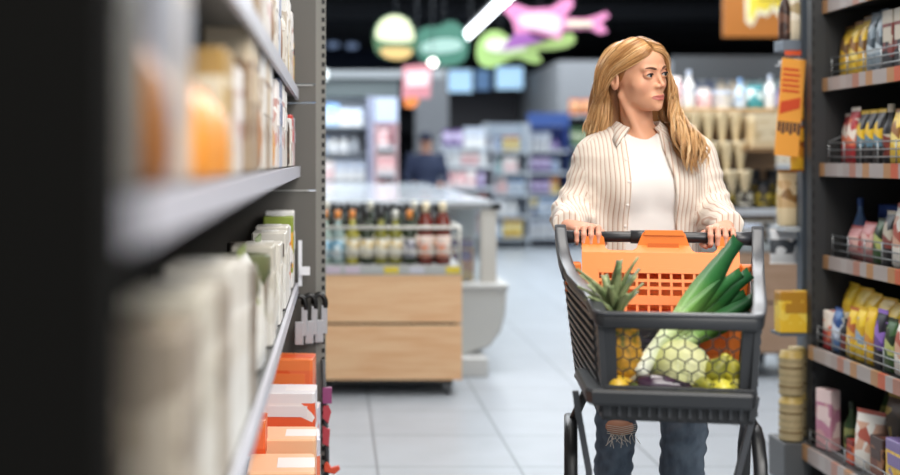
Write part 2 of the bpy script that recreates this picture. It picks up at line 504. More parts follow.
# big yellow bags standing behind, their tops folding over the front row
ys = [4.90, 4.80, 4.70, 4.60, 4.50, 4.39]
for i, y in enumerate(ys):
    nmz = ['at the far end', 'second from the far end', 'third from the far end', 'fourth from the far end', 'fifth from the far end', 'nearest the camera']
    o = pack('pillow', .115, .09, .262 - .008 * i, ('#e6c22c', '#ead05a', '#d9b02c'), (x + .135 + .006 * (i % 2), y, z), rad(-90 + (-6, 4, -3, 7, -5, 3)[i]),
             'large yellow snack bag, %s behind the small pouches' % nmz[i], 'large yellow snack bags', 'snack_bag', 20)
pk = pack('carton', .15, .07, .165, ('#d9b02a', '#e0c24e', '#a87818'), (1.865, RY1 + .085, .60), 0,
          'yellow carton perched at the end of the fifth right shelf', RG, 'carton')
child(MB().box(1.79, 1.935, RY1 + .05, RY1 + .16, .588, .6).box(1.92, 1.935, RY1 + .0, RY1 + .16, .52, .588), 'end_bracket', STEEL, g)
# two stacked rattan-look jars, twice
def rattan(x, y, z, lab):
    o = link('storage_jar', _rj)
    o.location = (x, y, z); tag(o, lab, 'jar', 'stacked tan jars')
r_ = MB()
pr = [(0, .04)] + [(i * .0085, .047 + .0022 * math.sin(i * 1.9)) for i in range(1, 19)] + [(.162, .046), (.166, .040), (.178, .042), (.182, .02)]
r_.lathe(pr, n=24, mids=[0] * 4 + [1] + [0] * 8 + [1] + [0] * 4 + [2] * 3 + [2])
_rj = r_.mesh('storage_jar', [mat('#9c8c68', .6), mat('#6f5a38', .7), mat('#b09858', .4)], True)
rattan(1.838, 5.06, .166, 'tan ribbed jar with gold lid, bottom of the stack at the shelf end')
rattan(1.838, 5.06, .349, 'tan ribbed jar, upper one of the stack at the shelf end')
rattan(1.905, 5.155, .166, 'tan ribbed jar behind the stack, lower one')
rattan(1.905, 5.155, .349, 'tan ribbed jar behind the stack, upper one')
z = .166
BG = 'groceries on the bottom right shelf'
pack('carton', .085, .05, .235, ('#c99a9c', '#b87c92', '#e2c9c6'), (1.925, 4.90, z), rad(-70), 'tall pink carton on the bottom deck of the right shelving', BG, 'carton')
pack('bottle', .06, .06, .2, GR, (1.99, 4.83, z), 0, 'dark green bottle beside the tall pink carton', BG, 'bottle')
pack('carton', .06, .04, .09, RO, (1.93, 4.66, z), rad(-90), 'small bright red carton on the bottom deck', BG, 'carton')
pack('pouch', .12, .07, .22, WH, (1.95, 4.56, z), rad(-60), 'white bag with red print on the bottom deck', BG, 'snack_bag')
pack('pouch', .16, .09, .27, BR, (2.08, 4.60, z), rad(-80), 'dark brown bag with gold top behind the white bag', BG, 'snack_bag')
pack('carton', .11, .06, .15, ('#6b3a2a', '#8a5a3a', '#3a2018'), (1.94, 4.43, z), rad(-90), 'brown carton between white bag and yellow carton', BG, 'carton')
pack('carton', .18, .09, .17, ('#d9a82a', '#e2bd4a', '#7a6a9a'), (1.95, 4.26, z), rad(-90), 'bright yellow carton at the lower right frame corner', BG, 'carton')
pack('pouch', .12, .08, .22, GR, (2.15, 4.85, z), rad(-90), 'dark green bag deep on the bottom deck behind the pink carton', BG, 'snack_bag')

# goods further along the shelves towards the camera, beyond the frame edge
SN = ['second', 'third', 'fourth', 'fifth']
for si, (zs_, xs_) in enumerate(lev[1:]):
    y_ = 4.22 if si in (0, 1) else 4.10
    kk = 0
    while y_ > 3.42:
        pal = [YB2, SL, RD, GR, WH, NV, PK][(kk * 3 + si) % 7]; wd = ['yellow', 'silver grey', 'red', 'dark green', 'white', 'dark blue', 'pink'][(kk * 3 + si) % 7]
        pack('pouch', .10, .08, .20 + .01 * (kk % 3), pal, (xs_ + .09, y_ - .05, zs_ + .046), rad(-90), '%s pouch, %s beyond the frame edge on the %s right shelf' % (wd, ORD[kk], SN[si]), RG + ' ' + SN[si] + ' shelf, near end')
        y_ -= .108; kk += 1
# end-of-aisle hanging shelf with a bottle and a sign (left of the upright)
e = thing('end_display', 'grey end frame with small upper shelf at the right shelving end', 'shelf', (1.9, 5.2, 0))
child(MB().box(1.935, 1.975, 5.20, 5.26, 0, 2.4).box(1.975, 1.985, 5.20, 5.3, 0, 2.4), 'upright', mat('#5b6570', .45, .3), e)
child(MB().box(1.855, 1.934, 5.2, 5.31, 1.755, 1.80), 'shelf_board', mat('#6a7480', .45), e, bevel=.004)
child(MB().box(1.862, 1.93, 5.196, 5.2, 1.735, 1.755), 'price_tag', mat('#d0542a', .4), e)
child(MB().tube([(1.815, 5.13, 1.70), (1.87, 5.14, 1.71), (1.94, 5.20, 1.72)], .005, 6), 'hook', mat('#d5d8da', .3), e, smooth=True)
child(MB().tube([(1.86, 5.30, 1.70), (1.96, 5.30, 1.70)], .004, 6), 'hook', WIRE, e, smooth=True)
child(MB().box(1.87, 1.935, 5.22, 5.4, 1.0, 1.02), 'bracket', mat('#aab0b4', .4), e)
pack('bottle', .05, .05, .24, ('#3a241c', '#6b4a3a', '#20130f'), (1.880, 5.25, 1.80), 0, 'dark brown bottle on the small upper end shelf', 'goods on the end display')
pack('pouch', .07, .06, .26, ('#d8cbb0', '#e6dcc8', '#b09a70'), (1.93, 5.255, 1.80), 0, 'pale cream bag beside the brown bottle on the end shelf', 'goods on the end display')
sg = thing('promotion_sign', 'orange promotion sign hanging at the end of the right shelving', 'sign', (1.856, 5.12, 1.515), rad(6))
sg.rotation_euler = (0, rad(5), rad(8))
MB().box(-.052, .052, -.002, .002, -.20, .2).build('board', mat('#f2a646', .5), sg, bevel=.0008)
t = MB()
rr = random.Random(3)
for k in range(5):
    t.box(-.045, .02 + .02 * rr.random(), -.0035, -.0021, .15 - k * .022, .16 - k * .022)
t.prism([(-.045, -.03), (.04, .0), (.04, .045), (-.045, .02)], -.0036, -.0021)
t.build('red_print', mat('#d5502c', .5), sg)
t2 = MB()
for k in range(6): t2.box(-.048 + k * .017, -.036 + k * .017, -.0035, -.0021, -.1 - .01 * (k % 2), -.06)
t2.build('price_digits', mat('#4a3a3a', .5), sg)
YH = 'yellow packets hanging behind the orange sign'
for k, (xx, zz, lb) in enumerate([(1.905, 1.46, 'upper yellow packet hanging beside the orange sign'), (1.905, 1.25, 'lower yellow packet hanging beside the orange sign')]):
    pack('pillow', .058, .03, .19, ('#dca92c', '#c07e22', '#8a4a18'), (xx, 5.175, zz), 0, lb, YH, 'snack_bag')
pack('pouch', .09, .06, .24, ('#d9c6a0', '#c9a878', '#8a6434'), (1.915, 5.31, 1.02), 0, 'cream pouch with brown oval below the hanging yellow packets', 'goods on the end display')
o = pack('pillow', .12, .03, .15, ('#c9ccd0', '#3b3f46', '#e8e8e8'), (1.905, 5.33, .855), 0, 'white and black packet hanging low at the end display', 'goods on the end display')
# ------------------------------------------------------------------ left-hand shelving (very near the camera)
LX = -.135
g = thing('shelving_unit', 'grey shelving unit running along the left edge close to the camera', 'shelf', (-.4, 2.4, 0))
GPAN = mat('#5c5954', .5)
child(MB().box(-.66, -.075, 4.42, 4.45, 0, 1.19).box(-.66, -.075, 4.42, 4.45, 1.194, 1.50).box(-.66, -.075, 4.42, 4.45, 1.504, 1.566).box(-.66, -.075, 4.42, 4.45, 1.57, 2.4), 'end_panel', GPAN, g)
child(MB().box(-.65, -.085, 4.414, 4.42, 1.562, 1.566).box(-.65, -.1, 4.414, 4.42, 1.19, 1.194), 'panel_seam', mat('#b5b5b2', .4), g)
up = MB().box(-.075, -.04, 4.42, 4.46, 0, 2.4)
for i in range(74):
    up.box(-.054, -.043, 4.4185, 4.42, .05 + i * .0316, .066 + i * .0316, 1)
child(up, 'upright', [mat('#7d7c76', .5), mat('#0c0c0c')], g)
child(MB().box(-.70, -.66, .45, 4.45, 0, 2.4), 'back_panel', mat('#2a2926', .6), g)
RAIL = mat('#b9bac4', .35)
for z, x in ((1.546, LX), (1.276, LX + .006), (.867, LX)):
    child(MB().box(-.66, x - .01, .62, 4.41, z - .022, z), 'shelf_board', mat('#50504e', .5), g)
    child(MB().box(x - .01, x, .62, 4.40, z - .034, z + .002), 'price_rail', RAIL, g)
    child(MB().prism([(-.66, z - .022), (x - .03, z - .022), (-.5, z - .12), (-.66, z - .12)], 4.395, 4.412), 'bracket', mat('#1d1c1a', .6), g)
child(MB().box(-.66, -.05, .62, 4.41, .09, .20).box(-.66, -.12, .62, 4.41, 0, .09), 'base_deck', mat('#4a4a49', .5), g)
child(MB().box(-.9, -.087, .50, .54, 0, 2.4), 'side_panel', mat('#0f0e0c', .9, spec=.1), g)
pc = thing('price_flag', 'small white price flag at the end of the lower left shelf', 'label', (-.125, 4.38, .9))
child(MB().box(-.135, -.122, 4.36, 4.362, .86, 1.02).box(-.13, -.094, 4.34, 4.342, .90, .93), 'card', mat('#d9dbe0', .4), pc)

LS = 'goods on the left shelving'
def lrow(z, items, shelf, inset=.012, stop=2.2):
    y = 4.37
    for i, it in enumerate(items):
        kind, w_, d_, h_, cols, word = it[:6]
        gap = it[6] if len(it) > 6 else .008
        y -= gap
        if y - w_ < stop: break
        pack(kind, w_, d_, h_, cols, (LX - inset - d_ / 2, y - w_ / 2, z), rad(90),
             '%s, %s from the far end on the %s left shelf' % (word, ORD[i] if i < len(ORD) else 'last', shelf), 'goods on the %s left shelf' % shelf)
        y -= w_
WB = ('#cfc9bf', '#b9ad9f', '#dcdad6'); CR = ('#c9b48c', '#d9cfb8', '#a8874e'); OB = ('#dd9a3c', '#e0a856', '#c06a20')
PB = ('#d3cbc6', '#c49a94', '#ece8e6'); BLU = ('#aeb6c6', '#c9cdd8', '#8088a0'); DG = ('#8a5a1c', '#b9822c', '#4a3212')
BRN = ('#4a3a30', '#6b5040', '#2b2320'); TN = ('#a08a70', '#8a7058', '#c9b79c')
lrow(1.548, [('bottle', .07, .07, .27, ('#ccb27c', '#e2b23c', '#1c1816'), 'cream bottle with black cap'),
             ('bottle', .07, .07, .24, ('#d9c49a', '#e8892c', '#c03a2c'), 'cream bottle with orange label'),
             ('carton', .09, .08, .24, PB, 'pale pink carton'),
             ('carton', .1, .08, .22, WB, 'off-white carton'),
             ('carton', .1, .08, .25, WB, 'off-white carton'),
             ('pouch', .12, .08, .22, CR, 'cream pouch'),
             ('carton', .11, .08, .24, WB, 'off-white carton'),
             ('bottle', .09, .09, .25, WB, 'white bottle', .03),
             ('pouch', .13, .09, .26, DG, 'golden brown pouch', .10),
             ('carton', .12, .09, .25, BLU, 'pale blue-white carton'),
             ('carton', .14, .09, .25, WB, 'off-white carton'),
             ('pouch', .15, .09, .26, DG, 'golden brown pouch', .06),
             ('carton', .14, .09, .25, PB, 'pale pink carton'),
             ('carton', .15, .09, .24, WB, 'off-white carton'),
             ('carton', .15, .09, .25, TN, 'tan carton'),
             ('carton', .15, .09, .25, WB, 'off-white carton'),
             ('carton', .15, .09, .25, WB, 'off-white carton')], 'top')
lrow(1.278, [('carton', .07, .09, .165, ('#dcc9c9', '#c9888c', '#d3d3dc'), 'white and pink carton'),
             ('carton', .06, .09, .16, ('#d9b9b9', '#e3dcdc', '#b06a70'), 'pink carton'),
             ('carton', .10, .09, .17, ('#dcd9d9', '#d9b9b4', '#c94a44'), 'white carton with red top'),
             ('carton', .1, .09, .155, WB, 'low off-white carton'),
             ('bottle', .10, .10, .235, BRN, 'dark brown bottle', .06),
             ('bottle', .10, .10, .235, BRN, 'dark brown bottle'),
             ('carton', .16, .09, .22, WB, 'off-white carton', .04),
             ('carton', .15, .09, .23, PB, 'pale pink carton'),
             ('carton', .14, .09, .235, BLU, 'pale blue-white carton'),
             ('carton', .14, .09, .22, PB, 'pale pink carton', .03),
             ('pouch', .13, .09, .185, OB, 'bright orange pouch', .05),
             ('carton', .12, .08, .24, WB, 'off-white carton'),
             ('carton', .12, .08, .24, TN, 'tan carton'),
             ('carton', .12, .08, .24, WB, 'off-white carton'),
             ('pouch', .13, .09, .24, ('#b3702c', '#96602c', '#7a4a20'), 'orange brown pouch', .01),
             ('carton', .12, .08, .25, TN, 'tan carton'),
             ('carton', .12, .08, .25, TN, 'tan carton'),
             ('carton', .14, .08, .25, WB, 'off-white carton')], 'middle', stop=1.98)
lrow(.869, [('carton', .09, .1, .255, ('#dcdad8', '#d3cfcb', '#e3e1e0'), 'tall white carton'),
            ('carton', .09, .1, .24, ('#dcdad8', '#d9a22c', '#8a9a3c'), 'white carton with yellow panel'),
            ('tub', .16, .16, .1, ('#9a8c78', '#b9ad98', '#5a5048'), 'wide taupe tub', .01),
            ('carton', .1, .09, .22, ('#dcdad8', '#d9682c', '#e3e1e0'), 'white carton with orange panel'),
            ('carton', .14, .1, .23, ('#dedcd6', '#d9d6cf', '#cfcac0'), 'white carton'),
            ('carton', .15, .1, .22, ('#dedcd6', '#d9d6cf', '#cfcac0'), 'white carton'),
            ('tub', .16, .16, .2, ('#a39684', '#c4bba9', '#5f564c'), 'tall taupe tub', .02),
            ('carton', .16, .1, .21, ('#dedcd6', '#d9d6cf', '#cfcac0'), 'white carton'),
            ('pouch', .2, .1, .24, ('#d9d6cd', '#cfc9b8', '#8a9a6a'), 'large white pouch', .01),
            ('carton', .15, .1, .23, ('#d3cfc6', '#cbc6ba', '#bdb7a9'), 'off-white carton'),
            ('tub', .16, .16, .22, ('#8f8270', '#9a8c7a', '#5c6040'), 'brown tub with green lid', .02),
            ('pouch', .2, .1, .25, ('#dcdad3', '#d6d3c9', '#8a9a4a'), 'large white pouch', .01),
            ('tub', .17, .17, .22, ('#8c7f6e', '#8f8472', '#5c6040'), 'brown tub with green lid'),
            ('carton', .15, .1, .24, ('#8d8172', '#84786a', '#766a5c'), 'brown carton'),
            ('carton', .15, .1, .24, ('#6f655a', '#5f564d', '#524a42'), 'dark brown carton')], 'lower', stop=2.14)
def near(z, y, items, shelf, lo='nearest the camera'):
    for i, (kind, w_, d_, h_, cols, word) in enumerate(items):
        pack(kind, w_, d_, h_, cols, (LX - .012 - d_ / 2, y - w_ / 2, z), rad(90), '%s, %s in the out-of-focus run on the %s left shelf' % (word, ORD[i], shelf), 'out-of-focus goods on the %s left shelf' % shelf)
        y -= w_ + .008
T_ = [WB, PB, TN, WB, BLU, WB, PB, WB, CR, WB]
near(1.548, 2.19, [('carton', .17, .09, .24 + .01 * (k % 3), T_[(k * 3) % 10], ['pale', 'plain', 'light'][k % 3] + ' carton') if k not in (2, 5) else ('pouch', .16, .09, .25, DG, 'golden brown pouch') for k in range(8)], 'top')
near(1.278, 1.96, [('carton', .15, .09, .16 + .01 * (k % 3), T_[(k * 7 + 1) % 10], ['pale', 'plain', 'light'][k % 3] + ' carton') for k in range(2)], 'middle')
LSM = 'out-of-focus goods on the middle left shelf'
def nb(kind, w_, d_, h_, cols, y, inset, lab): pack(kind, w_, d_, h_, cols, (LX - inset - d_ / 2, y, 1.278), rad(90), lab, LSM)
OBB = ('#d98a2c', '#dd9236', '#d08020'); OBR = ('#a8662a', '#b06c2c', '#8a5222')
for k, lb in enumerate(['farthest', 'middle', 'nearest']):
    nb('pouch', .11, .06, .108, OBB, 1.56 - k * .115, .0, 'short bright orange pouch out of focus on the middle left shelf, %s of three' % lb)
    nb('carton', .105, .08, .24, [CR, ('#b9b2a8', '#c4bcb0', '#9a6a20'), WB, ('#b9ac98', '#c4b8a4', '#9a6a20')][k], 1.56 - k * .115, .075, ['cream', 'grey and golden', 'off-white', 'beige and golden'][k] + ' carton standing behind the short orange pouches')
nb('carton', .10, .08, .24, ('#c4b3a0', '#b9ab9c', '#9698a0'), 1.22, .012, 'beige carton between the orange and the bluish grey goods')
nb('carton', .10, .08, .24, ('#94969e', '#9ea0a8', '#868890'), 1.115, .012, 'bluish grey carton right next to the orange pouches')
nb('pouch', .10, .06, .13, ('#8a5422', '#94602c', '#6f441c'), 1.01, .0, 'short dull brown-orange pouch close to the dark panel')
nb('carton', .12, .08, .25, TN, 1.01, .075, 'tan carton behind the dull brown-orange pouch')
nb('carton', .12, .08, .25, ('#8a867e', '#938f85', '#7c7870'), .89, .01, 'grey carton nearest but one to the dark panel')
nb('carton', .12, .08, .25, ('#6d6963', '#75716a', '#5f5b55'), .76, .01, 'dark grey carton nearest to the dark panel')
near(.869, 2.12, [('carton', .18, .10, .26 + .02 * (k % 2), (('#dedcd6', '#d9d6cf', '#cfcac0'), ('#d3cfc6', '#cbc6ba', '#bdb7a9'), ('#a39684', '#b0a595', '#8d8172'))[(0, 0, 2, 1, 2, 2, 1, 2)[k]], ['white', 'white', 'taupe', 'off-white', 'taupe', 'taupe', 'off-white', 'taupe'][k] + ' carton') for k in range(5)], 'lower')
# orange and white boxes piled on the deep base
def obox(x, y, z, w_, d_, h_, kind, lab):
    cols = {'o': ('#d9531f', '#e0683a', '#e4763a'), 'w': ('#dcd6d6', '#e27a5c', '#c9c9d3'), 'ow': ('#e0dcdc', '#dc5a34', '#d9d6d9'), 'y': ('#e6dcd8', '#e2713f', '#e8b48c')}[kind]
    pack('carton', w_, d_, h_, cols, (x, y, z), rad(rr.uniform(-4, 4)), lab, 'orange and white cartons on the left base', scale=14)
zz = .2
obox(-.16, 4.22, zz, .20, .16, .27, 'w', 'white carton at the far end, bottom of its pile on the left base')
obox(-.17, 4.20, zz + .27, .19, .14, .17, 'o', 'bright orange carton on top of the far pile, left base')
obox(-.14, 3.93, zz, .17, .18, .24, 'w', 'white and grey carton, second pile from the far end, bottom')
obox(-.15, 3.93, zz + .24, .17, .16, .14, 'ow', 'white carton with orange panel on the second pile')
obox(-.31, 3.80, zz, .15, .20, .28, 'w', 'pale carton behind the second pile of cartons')
obox(-.31, 3.80, zz + .28, .14, .18, .115, 'o', 'small orange carton on the pale carton behind')
obox(-.14, 3.66, zz, .16, .18, .30, 'y', 'white carton with amber print, third pile from the far end')
obox(-.26, 3.55, zz, .11, .16, .27, 'w', 'white carton between third and fourth piles')
obox(-.25, 3.55, zz + .27, .1, .12, .1, 'o', 'orange carton capping the pile between third and fourth')
obox(-.15, 3.38, zz, .18, .22, .28, 'y', 'wide carton with orange and yellow print near the frame bottom')
obox(-.16, 3.10, zz, .18, .22, .24, 'ow', 'white carton with orange panel below the frame')
obox(-.37, 3.3, zz, .15, .22, .30, 'w', 'pale carton at the back of the left base')
for i in range(3):
    t = thing('iron_handle_tool', ['black handled tool hanging nearest the end panel', 'black handled tool hanging in the middle of three', 'black handled tool hanging nearest the orange boxes'][i], 'tool', (-.062 - i * .034, 4.39 - i * .03, .8), 0, 'black handled tools at the left end')
    x0, y0 = -.062 - i * .034, 4.39 - i * .03
    child(MB().tube([(x0 + .022 * math.cos(a), y0, .795 + .034 * math.sin(a)) for a in [math.pi * q / 8 for q in range(-1, 9)]], .0095, 8), 'handle', mat('#0c0c0c', .35), t, smooth=True)
    child(MB().box(x0 + .006, x0 + .028, y0 - .006, y0 + .006, .69, .79).box(x0 - .016, x0 + .014, y0 - .010, y0 + .010, .66, .74), 'head', mat('#b9b9bd', .35, .4), t, bevel=.003)
t = thing('hanging_packet', 'purple and red packets hanging at the foot of the left end panel', 'packet', (-.03, 4.40, .4))
child(MB().box(-.05, -.018, 4.36, 4.38, .45, .505), 'purple_card', mat('#8a3f6e', .5), t)
child(MB().prism([(-.05, .40), (-.03, .38), (-.02, .42), (-.03, .445), (-.048, .44)], 4.36, 4.375).prism([(-.05, .31), (-.028, .30), (-.024, .36), (-.05, .37)], 4.36, 4.375), 'red_card', mat('#b03a44', .5), t)
child(MB().tube([(-.05, 4.385, .60), (-.035, 4.37, .3), (-.035, 4.37, .12)], .008, 6), 'hanger', mat('#3c3c3e', .5), t, smooth=True)
child(MB().prism([(-.045, .215), (-.01, .205), (.012, .222), (.006, .235), (-.02, .228), (-.035, .25), (-.045, .24)], 4.35, 4.37), 'red_clip', mat('#cf4a2c', .4), t, bevel=.003)

# ------------------------------------------------------------------ wooden promotion bin with bottles
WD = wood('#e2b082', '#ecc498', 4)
GLR = mat('#b4b2aa', .4, .2)
sx0, sx1, sy0, sy1 = -.75, .69, 6.90, 7.42
g = thing('promotion_bin', 'wooden wheeled bin with bottles standing by the freezer', 'display stand', (0, 7.1, 0))
child(MB().box(sx0, sx1, sy0, sy0 + .02, .085, .388), 'front_board', WD, g, bevel=.003)
child(MB().box(sx0, sx1, sy0, sy0 + .02, .402, .665), 'front_board', WD, g, bevel=.003)
child(MB().box(sx0, sx0 + .02, sy0 + .022, sy1, .085, .665), 'side_board', WD, g)
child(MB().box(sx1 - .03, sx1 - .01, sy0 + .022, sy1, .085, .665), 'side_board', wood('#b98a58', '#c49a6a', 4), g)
child(MB().box(sx0 + .02, sx1 - .03, sy0 + .022, sy1, .10, .64), 'inner_box', mat('#26231f', .8), g)
child(MB().box(sx0, sx1, sy0 - .006, sy1, .667, .718), 'rail_band', mat('#aeb0ae', .4), g, bevel=.004)
f = MB()
zs = [.925, .862, .79]
for z in zs:
    f.tube([(sx0, sy0 + .01, z), (sx1 - .06, sy0 + .01, z), (sx1 - .015, sy0 + .02, z), (sx1 - .005, sy0 + .07, z), (sx1 - .005, sy1, z)], .010 if z == .925 else .005, 8)
f.tube([(sx0, sy1 - .005, .925), (sx1, sy1 - .005, .925)], .01, 8)
for x in (sx0 + .01, sx1 - .012): f.tube([(x, sy0 + .012, .70), (x, sy0 + .012, .93)], .009, 8)
child(f, 'wire_rail', GLR, g, smooth=True)
for k, (xx, cc) in enumerate([(-.02, '#c9b9c6'), (.085, '#c9b9c6'), (.30, '#dcc43a'), (.44, '#c6c6d0'), (.64, '#dcc43a')]):
    child(MB().box(xx - .04, xx + .04, sy0 - .010, sy0 - .0065, .675, .712), 'price_tag', mat(cc, .5), g)
def caster(mb, x, y, r=.045):
    mb.lathe([(-.014, r * .7), (-.012, r), (.012, r), (.014, r * .7)], n=20)
def add_caster(x, y, root, r=.045):
    c = MB()
    rings = []
    for yy, rr_ in ((-.014, r * .6), (-.012, r), (.012, r), (.014, r * .6)):
        rings.append([(x + yy, y + rr_ * math.cos(a), r + rr_ * math.sin(a)) for a in [2 * math.pi * j / 20 for j in range(20)]])
    c.loft(rings)
    o = child(c, 'wheel', mat('#5c5f63', .5), root)
    f = MB().box(x - .024, x - .018, y - .02, y + .02, r * .8, r * 2.1).box(x + .018, x + .024, y - .02, y + .02, r * .8, r * 2.1).box(x - .03, x + .03, y - .03, y + .03, r * 2.1, r * 2.1 + .008)
    child(f, 'wheel_fork', mat('#a3a6a8', .35, .6), root)
for x in (sx0 + .08, sx1 - .07):
    for y in (sy0 + .07, sy1 - .08): add_caster(x, y, g, .04)
child(MB().box(sx0 + .03, sx1 - .05, sy0 + .03, sy1 - .02, .06, .085), 'base_frame', mat('#1a1a1a', .6), g)

def bottle(x, y, z, h, R, glass, label, cap, lab, style='wine', grp='bottles in the wooden bin'):
    t = thing('bottle', lab, 'bottle', (x, y, z), 0, grp)
    if style == 'wine': pr = [(0, R * .9), (.004, R), (h * .55, R), (h * .62, R * .85), (h * .70, R * .45), (h * .90, R * .38)]
    else: pr = [(0, R * .9), (.004, R), (h * .66, R), (h * .74, R * .8), (h * .82, R * .45), (h * .90, R * .42)]
    MB().lathe(pr, n=16).build('glass_body', mat(glass, .12, coat=.3), t, smooth=True)
    MB().lathe([(h * .12, R * 1.015), (h * .12, R * 1.02), (h * .46, R * 1.02), (h * .46, R * 1.015)], n=16).build('paper_label', printed(*label, 30), t, smooth=True)
    MB().lathe([(h * .84, R * .43), (h * .84, R * .48), (h * .995, R * .46), (h, R * .3)], n=12).build('cap', mat(cap, .35), t, smooth=True)
YG = '#7d7a2c'; DKG = '#23301c'
L_W = ('#dcd8c9', '#d3cbb3', '#c9b27c'); L_B = ('#9cc0cf', '#d3dde0', '#5f93ad'); L_P = ('#e0c6b9', '#e39a7c', '#d9d3cc'); L_K = ('#c9c9cf', '#8b8b94', '#5b5b66')
row = [(-.07, '#a3b6ae', L_B, '#d9883c', 'pale blue labelled bottle with orange cap nearest the left shelving'),
       (.005, '#8fa3a0', L_B, '#d9883c', 'blue labelled bottle with orange cap, second from the left shelving'),
       (.085, '#a39a3c', L_W, '#d98a44', 'yellow bottle with cream label and orange cap'),
       (.165, DKG, L_W, '#1c1c1c', 'dark green bottle with cream label, first right of the orange caps'),
       (.245, YG, L_W, '#1d1d1d', 'olive bottle with cream label, second right of the orange caps'),
       (.325, YG, L_W, '#c9c9c0', 'olive bottle with pale cap, mid bin'),
       (.405, DKG, L_K, '#d9883c', 'black bottle with grey label and orange cap'),
       (.495, '#6b2a20', L_P, '#e0d3b3', 'reddish bottle with peach label and cream cap, left of two'),
       (.59, '#6b2a20', L_P, '#e0d3b3', 'reddish bottle with peach label and cream cap, right of two')]
for x, gl, lb, cp, tx in row:
    big = gl == '#6b2a20'
    bottle(x, 6.98, .72, .345 if big else .30, .044 if big else .037, gl, lb, cp, tx, 'round' if big else 'wine')
for i in range(9):
    bottle(-.06 + i * .083, 7.10, .72, .33 + .02 * (i % 3 == 0), .036, DKG, L_W, '#1b1b1e' if i % 3 else '#c9c9bd',
           'dark green bottle in the second row of the bin, %s from the left' % ORD[i])
for i in range(8):
    bottle(-.02 + i * .085, 7.25, .72, .33, .036, '#2a2420', L_K, '#17171a', 'dark bottle in the back row of the bin, %s from the left' % ORD[i])

# ------------------------------------------------------------------ freezer island behind the bin
g = thing('freezer_island', 'long grey chest freezer with glass top behind the wooden bin', 'freezer', (0, 7.6, 0))
fy0, fy1 = 7.62, 13.6
FG = mat('#aeb0ae', .35); FD = mat('#8b8e8f', .4)
prof = [(-1.0, .115), (.80, .115), (.93, .16), (1.0, .25), (1.03, .36), (1.04, .515), (1.03, .53), (-1.0, .53)]
child(MB().prism(prof, fy0, fy1), 'cabinet_body', FG, g, bevel=.02, seg=3)
child(MB().box(-.95, .905, fy0 - .15, fy1 - .1, .0, .115), 'plinth', mat('#b7b9b8', .4), g, bevel=.01)
child(MB().box(-1.0, 1.045, fy0 - .015, fy1 + .01, .515, .55), 'bumper', mat('#bfc1bf', .35), g, bevel=.01)
for xa_, ya_ in ((.875, fy0 + .01), (-1.0, fy0 + .01), (.875, fy1 - .06)):
    child(MB().box(xa_, xa_ + .1, ya_, ya_ + .05, .55, 1.0), 'corner_post', mat('#b9b7b0', .4), g, bevel=.006)
child(MB().box(-1.02, 1.0, fy0, fy0 + .05, 1.0, 1.03).box(.94, 1.0, fy0, fy1, 1.0, 1.03), 'top_frame', mat('#787b7d', .35, .4), g)
child(MB().box(-1.0, .95, fy0 + .05, fy1, 1.03, 1.05), 'glass_lid', mat('#c3cad0', .12), g)
child(MB().box(-.9, .875, fy0 + .03, fy0 + .036, .56, 1.0), 'front_glass', mat('#dfe8ec', .05, trans=.9), g)
child(MB().box(-.95, .9, fy0 + .5, fy0 + .52, .55, 1.0), 'divider', mat('#bcc2c4', .4), g)
r2 = random.Random(5)
fx = -.3
FZ = 'frozen packs inside the freezer'
ncol = [('#d9a83c', '#c9742c', '#6b3c8a'), ('#6b4a8f', '#d9b53c', '#3a2a5c'), ('#3f6fa8', '#dbe4ec', '#22406f'), ('#c9c9c6', '#7a9a6a', '#dcb53c')]
for i in range(9):
    c_ = ncol[i % 4]
    pack('carton', .14, .12, .16 + .05 * (i % 3), c_, (-.42 + i * .15, fy0 + .2, .55), 0,
         '%s carton inside the freezer, %s from the left' % (['amber', 'purple', 'blue', 'white'][i % 4], ORD[i]), FZ)

# ------------------------------------------------------------------ generic gondola
def gondola(label, x0, x1, y, z0, levels, frame, back, depth=.45, header=None, top=None, cat='shelf'):
    t = thing('display_shelf', label, cat, ((x0 + x1) / 2, y, 0))
    ztop = top or (levels[-1] + .35)
    child(MB().box(x0, x1, y + depth, y + depth + .03, 0, ztop), 'back_panel', mat(back, .6), t)
    for x in (x0, x1 - .025): child(MB().box(x, x + .025, y, y + depth, 0, ztop), 'side_panel', mat(frame, .5), t)
    for z in levels:
        child(MB().box(x0 + .026, x1 - .026, y + .012, y + depth, z - .03, z - .001), 'shelf_board', mat(frame, .5), t)
        child(MB().box(x0 + .026, x1 - .026, y, y + .012, z - .035, z + .004), 'price_rail', mat('#c4ccd4', .4), t)
    if header:
        child(MB().box(x0, x1, y - .01, y + .05, ztop + .0, ztop + header[1]), 'header_board', mat(header[0], .5), t)
    return t
def stock(r, x0, x1, y, levels, kinds, pals, wr, hr, name, group):
    nm = {0: 'lowest', 1: 'second lowest', 2: 'third lowest', 3: 'fourth lowest', 4: 'fifth lowest', 5: 'sixth lowest'}
    for i, z in enumerate(levels):
        sp = randspecs(r, x1 - x0 - .07, kinds, pals, wr, hr, .16)
        fill(sp, x0 + .035, 1, y + .03, z, '%s shelf of %s' % ('topmost' if i == len(levels) - 1 else nm[i], name), group)

R = random.Random(21)
# blue display beside the woman
lv = [.16, .48, .80, 1.12, 1.44]
gondola('tall blue display shelf left of the woman, far behind', 2.84, 3.46, 18.6, 0, lv, '#22397a', '#1d2f66', header=('#3558a0', .2), top=1.8)
stock(R, 2.84, 3.46, 18.6, lv, ['carton', 'tub', 'bottle', 'pouch'], ['navy', 'blue', 'white', 'lblue', 'orange', 'yellow', 'white', 'purple'], (.09, .15), (.18, .27), 'blue display', 'goods on the blue display')
